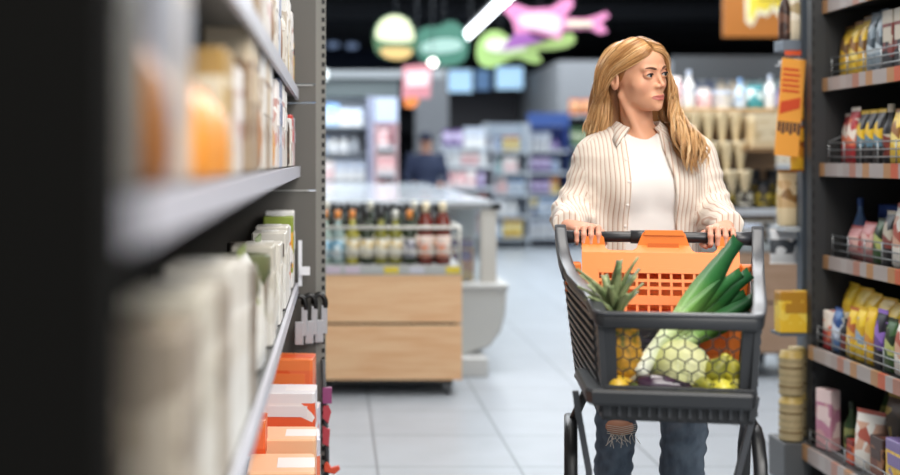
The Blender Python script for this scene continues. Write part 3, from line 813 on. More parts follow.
# white display next to it
gondola('white display shelf left of the blue display', 2.20, 2.84, 18.4, 0, lv, '#b5bdc6', '#9aa6b3', top=1.85)
stock(R, 2.20, 2.84, 18.4, lv, ['carton', 'tub', 'pouch', 'bottle'], ['white', 'lblue', 'white', 'grey', 'teal', 'yellow', 'pinkw', 'blue'], (.09, .15), (.18, .27), 'white display', 'goods on the white display')
# pink-red display behind the freezer
lv2 = [.3, .62, .92, 1.22, 1.48]
gondola('pale display shelf with pink goods behind the freezer', 1.42, 2.18, 17.2, 0, lv2, '#a9aeb8', '#8f8f99', top=1.62)
stock(R, 1.42, 2.18, 17.2, lv2, ['carton', 'pouch', 'tub'], ['pinkw', 'white', 'red', 'pinkw', 'white', 'purple'], (.10, .16), (.18, .26), 'pink display', 'goods on the pink display')
# display behind the woman's shoulder, orange boxes on top
lv3 = [.16, .6, 1.04, 1.5, 1.98]
gondola('dark display shelf directly behind the woman with orange goods on top', 3.49, 6.0, 18.9, 0, lv3, '#3c4250', '#4a4a52', top=1.975)
stock(R, 3.49, 4.5, 18.9, lv3, ['carton', 'pouch', 'carton', 'tub'], ['orange', 'yellow', 'orange', 'green', 'yellow', 'white'], (.14, .2), (.24, .36), 'dark display', 'goods on the dark display')
# pastel shelf right of the woman
lv4 = [.2, .55, .9, 1.25, 1.6, 1.93]
gondola('pale display shelf with pastel goods right of the woman, far behind', 3.55, 5.6, 13.2, 0, lv4, '#9aa3ad', '#6b6f78', top=2.14, header=('#4d5053', .26))
stock(R, 3.55, 5.6, 13.2, lv4, ['carton', 'bottle', 'bottle', 'pouch'], ['white', 'pinkw', 'navy', 'teal', 'white', 'lblue', 'beige', 'purple'], (.12, .16), (.2, .27), 'pastel display', 'goods on the pastel display')
# refrigerated wall on the left, far behind
t = thing('refrigerated_cabinet', 'long white refrigerated wall cabinet behind the freezer at left', 'refrigerator', (-1.5, 15.6, 0))
child(MB().box(-4.5, .38, 16.1, 16.2, 0, 2.3), 'back_panel', mat('#c9d0d8', .5), t)
child(MB().box(-4.5, .76, 15.3, 16.2, 2.08, 2.30), 'header', mat('#5f6a6c', .5), t)
child(MB().box(-4.5, 1.3, 15.2, 15.3, 2.30, 2.39), 'cornice', mat('#8e9498', .4), t)
child(MB().box(.38, .44, 15.3, 16.2, 0, 2.08), 'side_panel', mat('#aab0c9', .5), t)
child(MB().box(-4.5, .38, 15.3, 16.1, 0, .35), 'base', mat('#8a8f94', .5), t)
lv5 = [.40, .72, 1.05, 1.38, 1.72]
for z in lv5: child(MB().box(-4.45, .375, 15.4, 16.1, z - .03, z - .001), 'shelf_board', mat('#7b828c', .4), t)
child(MB().box(-.35, -.12, 15.19, 15.2, 2.28, 2.40), 'lamp_strip', mat('#eef6f8', emit=1.2), t)
for i, z in enumerate(lv5):
    sp = randspecs(R, .97, ['carton', 'bottle', 'tub', 'carton'], ['white', 'white', 'lblue', 'pinkw', 'grey'], (.12, .16), (.2, .27), .16)
    fill(sp, -.62, 1, 15.45, z, '%s cold shelf' % ['lowest', 'second', 'third', 'fourth', 'top'][i], 'goods in the refrigerated cabinet')
lc = area('cabinet_light', (-.4, 15.35, 2.07), (2.0, .1), 10, (.85, .93, 1), (rad(25), 0, 0))
# pink column display
gondola('narrow pink and white display beside the refrigerated cabinet',   .45, .73, 15.0, 0, [.5, .82, 1.14, 1.46], '#c9a9ae', '#b98f96', top=1.75, header=('#c3cfe8', .3))
stock(R, .45, .73, 15.0, [.5, .82, 1.14, 1.46], ['carton', 'pouch'], ['pinkw', 'red', 'white'], (.1, .14), (.2, .26), 'narrow pink display', 'goods on the narrow pink display')
struct('wall_pillar', MB().box(1.25, 1.75, 19.6, 20.2, 0, 2.75), mat('#74777c', .7))
struct('wall_dark_niche', MB().box(1.9, 3.55, 24.5, 24.7, 0, 2.9), mat('#38373b', .8))

# ------------------------------------------------------------------ wooden stand at right with jars and cones
WD2 = wood('#a58468', '#b3937a', 4)
g = thing('promotion_bin', 'brown wooden wheeled stand with jars right of the cart', 'display stand', (2.3, 7.6, 0))
x0, x1, y0, y1 = 1.72, 2.79, 7.45, 8.0
child(MB().box(x0, x1, y0, y0 + .02, .15, .44), 'front_board', WD2, g, bevel=.003)
child(MB().box(x0, x1, y0, y0 + .02, .455, .75), 'front_board', WD2, g, bevel=.003)
child(MB().box(x0, x0 + .02, y0 + .022, y1, .15, .75), 'side_board', WD2, g)
child(MB().box(x1 - .02, x1, y0 + .022, y1, .15, .75), 'side_board', WD2, g)
child(MB().box(x0 + .02, x1 - .02, y0 + .022, y1, .14, .73), 'inner_box', mat('#26231f', .8), g)
child(MB().box(x0, x1, y0 - .005, y1, .752, .80), 'rail_band', mat('#9aa0a0', .4), g, bevel=.004)
f = MB()
for z in (.84, .885, .93): f.tube([(x0, y0 + .005, z), (x1 - .05, y0 + .005, z), (x1 - .005, y0 + .06, z), (x1 - .005, y1, z)], .006, 8)
child(f, 'wire_rail', GLR, g, smooth=True)
for x in (x0 + .1, x1 - .11):
    for y in (y0 + .07, y1 - .08): add_caster(x, y, g, .055)
child(MB().box(x0, x1, y1 - .06, y1, .80, 1.62), 'back_board', wood('#8f6b44', '#a07a50', 4), g)
for z in (1.0, 1.0):
    pass
child(MB().box(x0, x1, y0 + .1, y1 - .06, .975, .998), 'shelf_board', mat('#6f7378', .4), g)
child(MB().box(x0, x1, y0 + .088, y0 + .1, .965, 1.01), 'price_rail', mat('#b9bcc0', .4), g)
child(MB().box(x0, x1, y0 + .27, y1, 1.60, 1.62), 'shelf_board', mat('#c4a882', .5), g)
for j in range(9):
    for i_, (yy, zz) in enumerate([(y0 + .16, 1.0), (y0 + .33, 1.0)]):
        pack('jar', .095, .095, .17 + .07 * i_, ('#2a2422', '#b9a23c' if j % 3 else '#dcd6c4', '#15181c'), (x0 + .09 + j * .112, yy, zz), 0,
             'dark jar with yellow label, %s from left, %s row of the brown stand' % (ORD[j], ['front', 'back'][i_]), 'dark jars on the brown stand', 'jar')
for j in range(6):
    c_ = ['white', 'lblue', 'beige', 'orange', 'white', 'grey'][j]
    pack('tub', .13, .13, .11, PAL[c_][1], (x0 + .16 + j * .155, y0 + .1, .80), 0, '%s tub in the wire rail of the brown stand, %s from the left' % (PAL[c_][0], ORD[j]), 'tubs in the brown stand', 'tub')
cone_me = MB().lathe([(0, .004), (.04, .018), (.27, .066), (.285, .068), (.287, .05)], n=16, mids=[0, 0, 0, 1]).mesh('wafer_cone_pack', [mat('#d3c09a', .6), mat('#ece3cf', .6)], True)
for r_i in range(3):
    for j in range(6):
        o = link('cone_pack', cone_me); o.location = (x0 + .31 + j * .084 + .012 * r_i, y0 + .235 - .05 * r_i, 1.375 - r_i * .175); o.scale = (.66, .66, .74)
        tag(o, 'cream cone pack hanging on the brown stand, %s in the %s row' % (ORD[j], ['upper', 'middle', 'lower'][r_i]), 'cone', 'cream cone packs')
pack('carton', .18, .2, .21, ('#cdb892', '#c3ab82', '#d9c8a6'), (2.60, y0 + .20, 1.37), 0, 'tan carton above the jars on the brown stand', 'cartons on the brown stand', 'carton')
child(MB().box(2.46, x1, y0 + .08, y1 - .06, 1.35, 1.37), 'shelf_board', mat('#8a6a46', .5), g)
sp = [(k_, w_, w_ if k_ != 'pouch' else .08, h_, p_) for k_, w_, h_, p_ in (('bottle', .08, .24, 'teal'), ('pouch', .1, .18, 'purple'), ('bottle', .07, .22, 'navy'), ('pouch', .12, .20, 'pinkw'), ('bottle', .08, .24, 'white'), ('jar', .1, .13, 'pinkw'), ('tub', .12, .11, 'white'), ('bottle', .07, .19, 'lblue'), ('pouch', .1, .15, 'teal'), ('bottle', .07, .21, 'white'), ('jar', .09, .14, 'purple'))]
fill(sp, x0 + .03, 1, y0 + .3, 1.62, 'top of the brown stand', 'goods on top of the brown stand')

# ------------------------------------------------------------------ hanging signs and lamps
def hang(t, x, y, z, top=4.285):
    child(MB().tube([(x, y, z), (x, y, top)], .006, 6), 'hanger', mat('#3a3d42', .5), t, smooth=True)
def at(px, py, Y): return ((px - 337) * Y / 1250, H + (160 - py) * Y / 1250)
def outline(pts, Y): return [at(px, py, Y) for px, py in pts]
def smooth_poly(pts, it=2):
    for _ in range(it):
        q = []
        for i in range(len(pts)):
            a, b = pts[i], pts[(i + 1) % len(pts)]
            q.append((a[0] * .75 + b[0] * .25, a[1] * .75 + b[1] * .25)); q.append((a[0] * .25 + b[0] * .75, a[1] * .25 + b[1] * .75))
        pts = q
    return pts
def sign_shape(name, label, layers, Y, hang_px):
    x_, z_ = at(*hang_px, Y)
    t = thing(name, label, 'sign', (x_, Y, z_))
    for i, (pn, pts, col, sm) in enumerate(layers):
        p = smooth_poly(pts) if sm else pts
        child(MB().prism(outline(p, Y), Y - .02 - .012 * i, Y + .02 - .012 * i if i == 0 else Y - .0195 - .012 * (i - 1)), pn, mat(col, .5), t)
    hang(t, x_, Y, z_)
    return t
sign_shape('hamburger_sign', 'cream and yellow bun-shaped sign hanging near the left shelving', [
    ('backing', [(373, 45), (374, 27), (384, 16), (398, 14), (410, 20), (416, 34), (417, 46), (413, 56), (402, 61), (388, 60), (378, 55)], '#39603c', True),
    ('bun_top', [(375, 42), (376, 27), (385, 17), (398, 15), (409, 21), (414, 34), (414, 43)], '#d5d8b0', True),
    ('bun_bottom', [(379, 48), (413, 48), (411, 56), (402, 60), (388, 59), (381, 54)], '#cda765', True)], 15.5, (396, 16))
sign_shape('green_sign', 'dark green rounded sign with pale script hanging beside the bun sign', [
    ('board', [(414, 36), (424, 26), (440, 27), (448, 20), (460, 24), (468, 38), (468, 56), (458, 66), (436, 66), (418, 60)], '#2f6a58', True),
    ('script', [(420, 44), (440, 38), (462, 40), (463, 50), (440, 54), (421, 53)], '#93b3a9', True)], 16.5, (444, 24))
sign_shape('green_guitar_sign', 'light green guitar-shaped sign hanging below the pink one', [
    ('board', [(476, 58), (477, 42), (487, 31), (500, 30), (508, 38), (520, 42), (534, 44), (556, 38), (570, 32), (576, 38), (572, 46), (556, 50), (536, 50), (538, 55), (543, 62), (532, 64), (518, 57), (508, 60), (494, 68), (482, 67)], '#9cc070', True),
    ('pick_guard', [(484, 50), (486, 40), (500, 38), (526, 46), (526, 51), (500, 54)], '#dfe6cf', True),
    ('purple_patch', [(500, 50), (512, 36), (520, 28), (534, 38), (546, 40), (524, 46)], '#9a62ab', False)], 13.4, (500, 34))
sign_shape('pink_guitar_sign', 'pink and white guitar-shaped sign hanging above the green one', [
    ('board', [(503, 10), (512, 3), (530, 9), (550, 8), (562, 0), (572, -2), (573, 6), (564, 18), (582, 19), (592, 17), (606, 12), (609, 17), (601, 22), (607, 32), (600, 34), (590, 29), (563, 30), (560, 40), (550, 37), (532, 32), (516, 34), (512, 20)], '#d983b0', False),
    ('white_face', [(516, 16), (532, 13), (558, 14), (562, 24), (558, 36), (540, 30), (520, 28)], '#d3c4d0', True),
    ('neck_inlay', [(566, 21), (580, 21), (592, 22), (592, 27), (566, 27)], '#e2d2b9', False)], 13.0, (540, 10))
sign_shape('price_banner', 'pink and red banner with orange foot hanging over the far counter', [
    ('board', [(403, 66), (432, 64), (430, 98), (402, 99)], '#c27d86', False),
    ('white_text_band', [(406, 72), (429, 71), (428, 86), (406, 87)], '#e3c9cc', False),
    ('orange_foot', [(403, 98), (420, 97), (416, 108), (404, 108)], '#dd7a34', True)], 14.2, (417, 66))
t = sign_shape('brown_sign_board', 'large orange-brown hanging board with yellow white-edged pennants', [
    ('board', [(723, 37), (723, -30), (806, -30), (806, 37)], '#a8641e', False),
    ('white_edge', [(744, -30), (745, 22), (751, 27), (758, 14), (766, 17), (772, 10), (779, 18), (788, 25), (796, 28), (800, -30)], '#ece6cc', False),
    ('yellow_pennant', [(747, -30), (748, 20), (751, 22), (756, 9), (766, 12), (772, 4), (781, 14), (788, 20), (793, 22), (796, -30)], '#e3c93c', False)], 12.5, (760, -28))
child(MB().box(4.2, 4.7, 12.4, 12.42, 2.9, 2.92), 'edge_trim', mat('#8a5218', .5), t)

def tube_lamp(name, label, a, b, r, e):
    t = thing(name, label, 'lamp', a)
    child(MB().tube([a, b], r, 10), 'light_tube', mat('#f4faff', emit=e), t, smooth=True)
    aa, bb = Vector(a), Vector(b)
    child(MB().tube([aa + Vector((0, 0, r * 1.6)), bb + Vector((0, 0, r * 1.6))], r * .7, 6), 'housing', mat('#2b2d31', .5), t)
    for q in (aa.lerp(bb, .1), aa.lerp(bb, .9)):
        child(MB().tube([q + Vector((0, 0, r * 2)), (q.x, q.y, 4.285)], .005, 6), 'cable', mat('#3a3d42'), t)
tube_lamp('linear_lamp', 'bright white linear lamp hanging diagonally above the guitar signs', (1.98, 19.1, 3.2), (1.98, 13.2, 3.2), .055, 7)
t = thing('spot_lamp', 'small round bright lamp beside the green hanging sign', 'lamp', (1.24, 16.2, 2.55))
child(MB().ell((1.24, 16.2, 2.56), (.055, .055, .05), 14, 8), 'bulb', mat('#fffdf5', emit=6), t, smooth=True)
hang(t, 1.24, 16.2, 2.6)
for i, (px0, py0, px1, py1, lb) in enumerate([(436, 70, 472, 92, 'pale blue lit panel glowing behind the red banner'), (496, 67, 523, 89, 'pale blue lit panel glowing below the green guitar sign')]):
    Y = 23.5
    (xa, za), (xb, zb) = at(px0, py1, Y), at(px1, py0, Y)
    t = thing('lit_panel', lb, 'screen', ((xa + xb) / 2, Y, za), 0, 'pale blue lit panels')
    child(MB().box(xa - .02, xb + .02, Y, Y + .05, za - .02, zb + .02), 'frame', mat('#2a3340', .5), t)
    child(MB().box(xa, xb, Y - .01, Y, za, zb), 'glowing_face', mat('#a9d0ee', emit=.75), t)
    hang(t, (xa + xb) / 2, Y + .02, zb)
(xa, za), (xb, zb) = at(476, 90, 24), at(490, 70, 24)
t = thing('lit_panel', 'small dim blue lit panel between the two bright panels', 'screen', ((xa + xb) / 2, 24, za), 0, 'pale blue lit panels')
child(MB().box(xa, xb, 24, 24.04, za, zb), 'glowing_face', mat('#7199c9', emit=.35), t); hang(t, (xa + xb) / 2, 24.02, zb)
# row of faint ceiling lamps far left
for i, (px, py) in enumerate([(331, 9), (371, 9), (394, 8), (331, 22), (347, 21), (367, 20), (410, 21), (424, 21), (333, 45), (352, 46)]):
    x_, z_ = at(px, py, 27)
    t = thing('ceiling_spot', 'dim bluish ceiling spot over the far left hall, %s' % ['leftmost of the top row', 'middle of the top row', 'right of the top row', 'leftmost of the second row', 'second of the second row', 'third of the second row', 'fourth of the second row', 'last of the second row', 'left of the lowest row', 'right of the lowest row'][i], 'lamp', (x_, 27, z_), 0, 'dim ceiling spots')
    child(MB().ell((x_, 27, z_), (.14, .08, .07), 10, 6), 'bulb', mat('#7f94b8', emit=.5), t, smooth=True); hang(t, x_, 27, z_ + .05)
struct('wall_far_blue', MB().box(-9, 1.3, 30.6, 30.8, 0, 4.3), mat('#1a2a48', .7))
# ------------------------------------------------------------------ shopping cart (local: x across, -y forward, z up)
CA = rad(-10.3)
CX, CY = .9105, 3.55
cart = thing('shopping_cart', 'dark grey plastic shopping cart with orange child seat pushed by the woman', 'shopping cart', (CX, CY, 0), CA)
PL = mat('#282a2d', .42); PLD = mat('#1e1f21', .5); PLL = mat('#46484c', .36); ORG = mat('#f2842f', .42, sss=.0)
def cw(x, y, z):
    """cart-local to world"""
    c, s_ = math.cos(CA), math.sin(CA)
    return Vector((CX + x * c - y * s_, CY + x * s_ + y * c, z))
def lerp(a, b, t): return a + (b - a) * t
def interp(x, xs, ys):
    if x <= xs[0]: return ys[0]
    for i in range(1, len(xs)):
        if x <= xs[i]: return lerp(ys[i - 1], ys[i], (x - xs[i - 1]) / (xs[i] - xs[i - 1]))
    return ys[-1]
def hw_top(v): return lerp(.272, .181, v / .66)      # v = -y
def hw_bot(v): return lerp(.222, .165, v / .66)
def z_top(v): return interp(v, [0, .012, .035, .08, .15, .25, .38, .54, .63, .66], [1.098, 1.085, 1.058, 1.026, 1.000, .980, .972, .962, .945, .930])
ZB = .675
def side_pt(sg, v, z, off=0):
    t = (z - ZB) / (z_top(v) - ZB)
    return Vector((sg * (lerp(hw_bot(v), hw_top(v), t) + off), -v, z))
# rim: rounded bar sweeping from one handle end round the front to the other
rp = []
vs = [0, .012, .035, .08, .15, .25, .38, .54, .62]
for v in vs: rp.append((-hw_top(v), -v, z_top(v)))
for q in range(1, 6):
    a = math.pi / 2 * q / 6
    rp.append((-hw_top(.66) + .02 * (1 - math.cos(a)) + .0, -.64 - .03 * math.sin(a), .937 - .007 * math.sin(a)))
rp2 = [(-x, y, z) for x, y, z in reversed(rp)]
def sweep_rect(path, hw_, hh, zc=0):
    rings = []
    P = [Vector(p) for p in path]
    for i, p in enumerate(P):
        t = P[min(i + 1, len(P) - 1)] - P[max(i - 1, 0)]
        t.z = 0
        n = Vector((t.y, -t.x, 0)).normalized()
        ring = []
        for j in range(12):
            a = 2 * math.pi * (j + .5) / 12
            e = .55
            cx = math.copysign(abs(math.cos(a)) ** e, math.cos(a)); cz = math.copysign(abs(math.sin(a)) ** e, math.sin(a))
            ring.append(p + n * (hw_ * cx) + Vector((0, 0, hh * cz + zc)))
        rings.append(ring)
    return rings
mb = MB(); mb.loft(sweep_rect(rp + rp2, .013, .017, -.006)); mb.build('basket_rim', PL, cart, smooth=True)
mb = MB(); mb.loft(sweep_rect(rp + rp2, .0165, .005, .012)); mb.build('rim_lip', PLL, cart, smooth=True)
# light grey end pieces beside the handle
for sg in (-1, 1):
    path = [(sg * (hw_top(v) + .004), -v, z_top(v) + .0) for v in (0, .012, .035, .08, .15)]
    path = [(sg * .276, .018, 1.10)] + path
    mb = MB(); mb.loft(sweep_rect(path, .012, .021, -.012)); mb.build('handle_bracket', mat('#77797f', .3), cart, smooth=True)
# side panels: frame beams and slanting slats
for sg in (-1, 1):
    fr = MB()
    fr.tube([side_pt(sg, v, ZB + .006 + .05 * v) for v in (0.0, .2, .4, .64)], .011, 8)
    fr.loft([[side_pt(sg, a_, z_, o_) for a_, o_ in ((.60, .004), (.66, .004), (.66, -.01), (.60, -.01))] for z_ in (.70, .8, .925)])
    fr.loft([[side_pt(sg, a_, z_, o_) for a_, o_ in ((-.005, .006), (.035, .006), (.035, -.008), (-.005, -.008))] for z_ in (ZB, .8, .95, 1.05)])
    fr.build('side_frame', PL, cart)
    sl = MB()
    for k in range(17):
        z0 = 1.05 - k * .0245
        pts = []
        for v in [.03 + .575 * q / 10 for q in range(11)]:
            z_ = z0 - .05 * v
            if ZB + .012 < z_ < z_top(v) - .018: pts.append((v, z_))
        if len(pts) < 2: continue
        rings = []
        for v, z_ in pts:
            rings.append([side_pt(sg, v, z_ - .0050, .009), side_pt(sg, v, z_ + .0050, .009), side_pt(sg, v, z_ + .003, -.012), side_pt(sg, v, z_ - .008, -.012)])
        sl.loft(rings)
    for v in (.22, .42):
        sl.loft([[side_pt(sg, a_, z_, o_) for a_, o_ in ((v, -.004), (v + .014, -.004), (v + .014, -.014), (v, -.014))] for z_ in (ZB, .8, z_top(v) - .015)])
    sl.build('slatted_side', mat('#414347', .4), cart)
    iw = MB()
    iw.loft([[side_pt(sg, v, max(z_, ZB), o_) for v, z_ in ((.10, ZB + .03), (.10, z_top(.10) - .02), (.35, z_top(.35) - .02), (.60, z_top(.60) - .02), (.60, ZB + .05), (.35, ZB + .04))] for o_ in (-.015, -.018)])
    iw.build('dark_gap_backing', PLD, cart)  # dark panel added behind the slats so their gaps look near-black
# front panel frame
def fy(z): return -.66 + .02 * (.93 - z) / .2
fr = MB()
for sg in (-1, 1):
    fr.loft([[Vector((sg * x_, fy(z_) + dy_, z_)) for x_, dy_ in ((wt, 0), (wt - .036, 0), (wt - .036, .014), (wt, .03))] for z_, wt in ((.735, .1715), (.82, .175), (.93, .179))])
fr.box(-.17, .17, -.662, -.645, .735, .772)
fr.build('front_frame', PL, cart, bevel=.002)
# honeycomb window
hx = MB()
wdt = .0312; Rr = wdt / math.sqrt(3)
seen = set()
X0, X1, Z0, Z1 = -.146, .146, .766, .925
def seg(p, q):
    # clip to window
    (xa, za), (xb, zb) = p, q
    t0, t1 = 0, 1
    for d, lo, hi, s0 in ((xb - xa, X0, X1, xa), (zb - za, Z0, Z1, za)):
        if abs(d) < 1e-9:
            if not lo <= s0 <= hi: return
        else:
            a, b = (lo - s0) / d, (hi - s0) / d
            if a > b: a, b = b, a
            t0, t1 = max(t0, a), min(t1, b)
    if t1 - t0 < .02: return
    p = (xa + (xb - xa) * t0, za + (zb - za) * t0); q = (xa + (xb - xa) * t1, za + (zb - za) * t1)
    hx.tube([(p[0], fy(p[1]) + .006, p[1]), (q[0], fy(q[1]) + .006, q[1])], .0019, 4)
for r_i in range(-1, 8):
    for c_i in range(-6, 7):
        cx = c_i * wdt + (wdt / 2 if r_i % 2 else 0); cz = Z0 + r_i * 1.5 * Rr
        vv = [(cx + Rr * math.sin(math.pi / 3 * k), cz + Rr * math.cos(math.pi / 3 * k)) for k in range(6)]
        for k in range(6):
            p, q = vv[k], vv[(k + 1) % 6]
            key = (round((p[0] + q[0]) * 2000), round((p[1] + q[1]) * 2000))
            if key in seen: continue
            seen.add(key); seg(p, q)
hx.build('honeycomb_mesh', PLD, cart)
# bumper ledge and lower front block
ld = MB()
ld.prism([(0, 0)], 0, 0) if False else None
top = [(-.232, -.40), (-.212, -.672), (-.198, -.694), (.160, -.694), (.172, -.672), (.196, -.40)]
rings = [[Vector((x * s_, y * 1.0 + dy, z)) for x, y in top] for z, s_, dy in ((.728, .965, .012), (.735, .99, .004), (.760, 1, 0), (.767, .985, .004))]
ld.loft(rings)
ld.build('bumper_ledge', mat('#2a2c2f', .42), cart, smooth=False)
lb = MB()
lb.loft([[Vector((x * s_, y + dy, z)) for x, y in ((-.195, -.50), (-.180, -.655), (.176, -.655), (.195, -.50))] for z, s_, dy in ((.688, .955, .010), (.693, .96, .006), (.742, .98, 0))])
for i in range(15):
    x_ = -.16 + i * .0228
    lb.box(x_, x_ + .007, -.6575, -.64, .700, .732, 1)
lb.build('lower_front', [PLD, mat('#3a3b3e', .3)], cart)
# basket floor
fl = MB()
fl.loft([[Vector((-hw_bot(0), -.03, z)), Vector((hw_bot(0), -.03, z)), Vector((hw_bot(.66), -.655, z)), Vector((-hw_bot(.66), -.655, z))] for z in (.722, .735)])
fl.build('basket_floor', PLD, cart)
# rear lower gate (dark lattice)
bk = MB()
for i in range(12): bk.box(-.2 + i * .0355, -.192 + i * .0355, -.05, -.04, .69, .80)
bk.build('rear_gate', PLD, cart)
# handle
hb = MB().tube([(-.268, 0, 1.079), (-.1, 0, 1.081), (.1, 0, 1.081), (.268, 0, 1.079)], .0155, 14)
hb.build('handle', mat('#232427', .35), cart, smooth=True)
for sg in (-1, 1):
    MB().tube([(sg * .262, 0, 1.079), (sg * .215, 0, 1.079), (sg * .205, 0, 1.08)], [.020, .019, .0155], 14).build('handle_end', mat('#2f3034', .35), cart, smooth=True)
MB().loft([[Vector((x, .0 + dy, 1.081 + dz)) for dy, dz in [(.019 * math.cos(a), .019 * math.sin(a)) for a in [2 * math.pi * j / 12 for j in range(12)]]] for x in (-.075, -.045, .045)]).build('coin_lock', mat('#2b2c2f', .4), cart, smooth=True)
# orange child seat panel. u across, z height, leaning forward towards the bottom
def sy(z): return interp(z, [.70, .95, 1.04, 1.06, 1.12], [-.15, -.085, -.05, -.026, -.026])
seat = MB()
def splate(pts, th=.010, mi=0, dy=0):
    """outline in x,z on the leaning panel, subdivided as a prism"""
    for zb_ in (.95, 1.04, 1.06):
        zz_ = [q[1] for q in pts]
        if min(zz_) < zb_ - 1e-4 and max(zz_) > zb_ + 1e-4:
            lo_, hi_ = [], []
            for i in range(len(pts)):
                p, q = pts[i], pts[(i + 1) % len(pts)]
                if p[1] <= zb_: lo_.append(p)
                if p[1] >= zb_: hi_.append(p)
                if (p[1] - zb_) * (q[1] - zb_) < 0:
                    x_ = p[0] + (q[0] - p[0]) * (zb_ - p[1]) / (q[1] - p[1])
                    lo_.append((x_, zb_)); hi_.append((x_, zb_))
            splate(lo_, th, mi, dy); splate(hi_, th, mi, dy)
            return
    n = len(pts)
    vs = [(x, sy(z) - th / 2 + dy, z) for x, z in pts] + [(x, sy(z) + th / 2 + dy, z) for x, z in pts]
    fs = [tuple(range(n)), tuple(reversed(range(n, 2 * n)))] + [(i, i + n, (i + 1) % n + n, (i + 1) % n) for i in range(n)]
    seat.add(vs, fs, mi)
zt = 1.0305
# upper solid outline, split so that every piece is convex
splate([(-.212, .995), (-.212, 1.062), (-.203, 1.082), (-.158, 1.088), (-.150, 1.080), (-.146, 1.052), (-.138, 1.046), (-.138, .995)])
splate([(-.138, .995), (-.138, 1.046), (-.070, 1.046), (-.060, 1.052), (-.060, .995)])
splate([(-.060, .995), (-.060, 1.052), (-.050, 1.078), (-.044, 1.092), (-.036, 1.100), (.066, 1.100), (.073, 1.092), (.084, 1.060), (.084, .995)])
splate([(.084, .995), (.084, 1.060), (.090, 1.048), (.100, 1.042), (.148, 1.042), (.148, .995)])
splate([(.148, .995), (.148, 1.042), (.158, 1.050), (.166, 1.080), (.172, 1.086), (.208, 1.084), (.216, 1.07), (.216, .995)])
# raised lip along the top of the bump
splate([(-.040, 1.088), (-.036, 1.102), (.066, 1.102), (.071, 1.088)], .022)
# body below: borders and lattice
splate([(-.212, .70), (-.212, .995), (-.165, .995), (-.165, .70)])
splate([(.165, .70), (.165, .995), (.216, .995), (.216, .70)])
splate([(-.165, .925), (-.165, .90), (.165, .90), (.165, .925)], .014)
splate([(-.165, .985), (-.165, .998), (.165, .998), (.165, .985)], .014)
for i in range(11):
    x_ = -.155 + i * .031
    splate([(x_ - .0035, .70), (x_ - .0035, .985), (x_ + .0035, .985), (x_ + .0035, .70)], .009)
for z_ in (.965, .945, .875, .85, .825, .80, .775, .75, .725):
    splate([(-.165, z_ - .004), (-.165, z_ + .004), (.165, z_ + .004), (.165, z_ - .004)], .0085)
splate([(-.165, .905), (-.165, .945), (-.10, .945), (-.10, .905)], .012) if False else None
seat.build('child_seat_flap', ORG, cart)
sb = MB()
# seat shell behind the flap: back wall and squab, in the same orange
sb.add([(-.2, -.008, .86), (.205, -.008, .86), (.205, .004, 1.025), (-.2, .004, 1.025), (-.2, -.0, .86), (.205, -.0, .86), (.205, .012, 1.025), (-.2, .012, 1.025)],
       [(0, 1, 2, 3), (7, 6, 5, 4), (0, 4, 5, 1), (1, 5, 6, 2), (2, 6, 7, 3), (3, 7, 4, 0)])
sb.box(-.195, .195, -.14, -.002, .868, .880)
for i in range(9): sb.box(-.17 + i * .041, -.162 + i * .041, -.004, .0, .87, 1.02)
sb.build('child_seat_shell', mat('#f07c2e', .5), cart)
MB().add([(-.03, sy(1.055) - .0062, 1.05), (.055, sy(1.055) - .0062, 1.05), (.055, sy(1.055) - .0062, 1.066), (-.03, sy(1.055) - .0062, 1.066)], [(0, 1, 2, 3)]) .build('embossed_plate', mat('#d96c24', .35), cart)
for sg in (-1, 1):
    MB().box(sg * .236 - .022, sg * .236 + .022, -.105, -.04, .93, 1.012).build('seat_hinge', mat('#e87a2c', .45), cart, bevel=.006)
# underframe
for sg in (-1, 1):
    ar = MB()
    pts = [(-.43, .11), (-.425, .30), (-.42, .46), (-.405, .54), (-.365, .59), (-.31, .61), (-.24, .61), (-.17, .59), (-.12, .53), (-.09, .40), (-.05, .12)]
    rings = []
    for i, (y, z) in enumerate(pts):
        a = pts[max(i - 1, 0)]; b = pts[min(i + 1, len(pts) - 1)]
        t = Vector((0, b[0] - a[0], b[1] - a[1])).normalized(); n = Vector((0, -t.z, t.y))
        x_ = sg * .232 - .012
        ring = []
        for j in range(12):
            q = 2 * math.pi * (j + .5) / 12
            ring.append(Vector((x_ + .0175 * math.copysign(abs(math.cos(q)) ** .7, math.cos(q)), y, z)) + n * .011 * math.copysign(abs(math.sin(q)) ** .7, math.sin(q)))
        rings.append(ring)
    ar.loft(rings); ar.build('side_arch', mat('#1d1e20', .35), cart, smooth=True)
    MB().loft([[Vector((sg * x_ - .022, y_, z_)) + d for d in (Vector((-.008, -.011, 0)), Vector((.008, -.011, 0)), Vector((.008, .011, 0)), Vector((-.008, .011, 0)))] for x_, y_, z_ in ((.212, -.54, .735), (.205, -.52, .68), (.178, -.46, .52), (.165, -.44, .2), (.165, -.44, .11))]).build('leg', PLL, cart, bevel=.003)
    MB().tube([(sg * .230 - .012, -.30, .605), (sg * .20, -.30, .70)], .012, 8).build('support_strut', PLD, cart, smooth=True)
lt = MB()
lt.tube([(-.242, -.06, .17), (.218, -.06, .17)], .012, 8).tube([(-.242, -.43, .17), (.218, -.43, .17)], .012, 8)
for i in range(9): lt.tube([(-.2 + i * .05, -.06, .18), (-.2 + i * .05, -.43, .18)], .005, 6)
lt.build('lower_tray', PLD, cart, smooth=True)
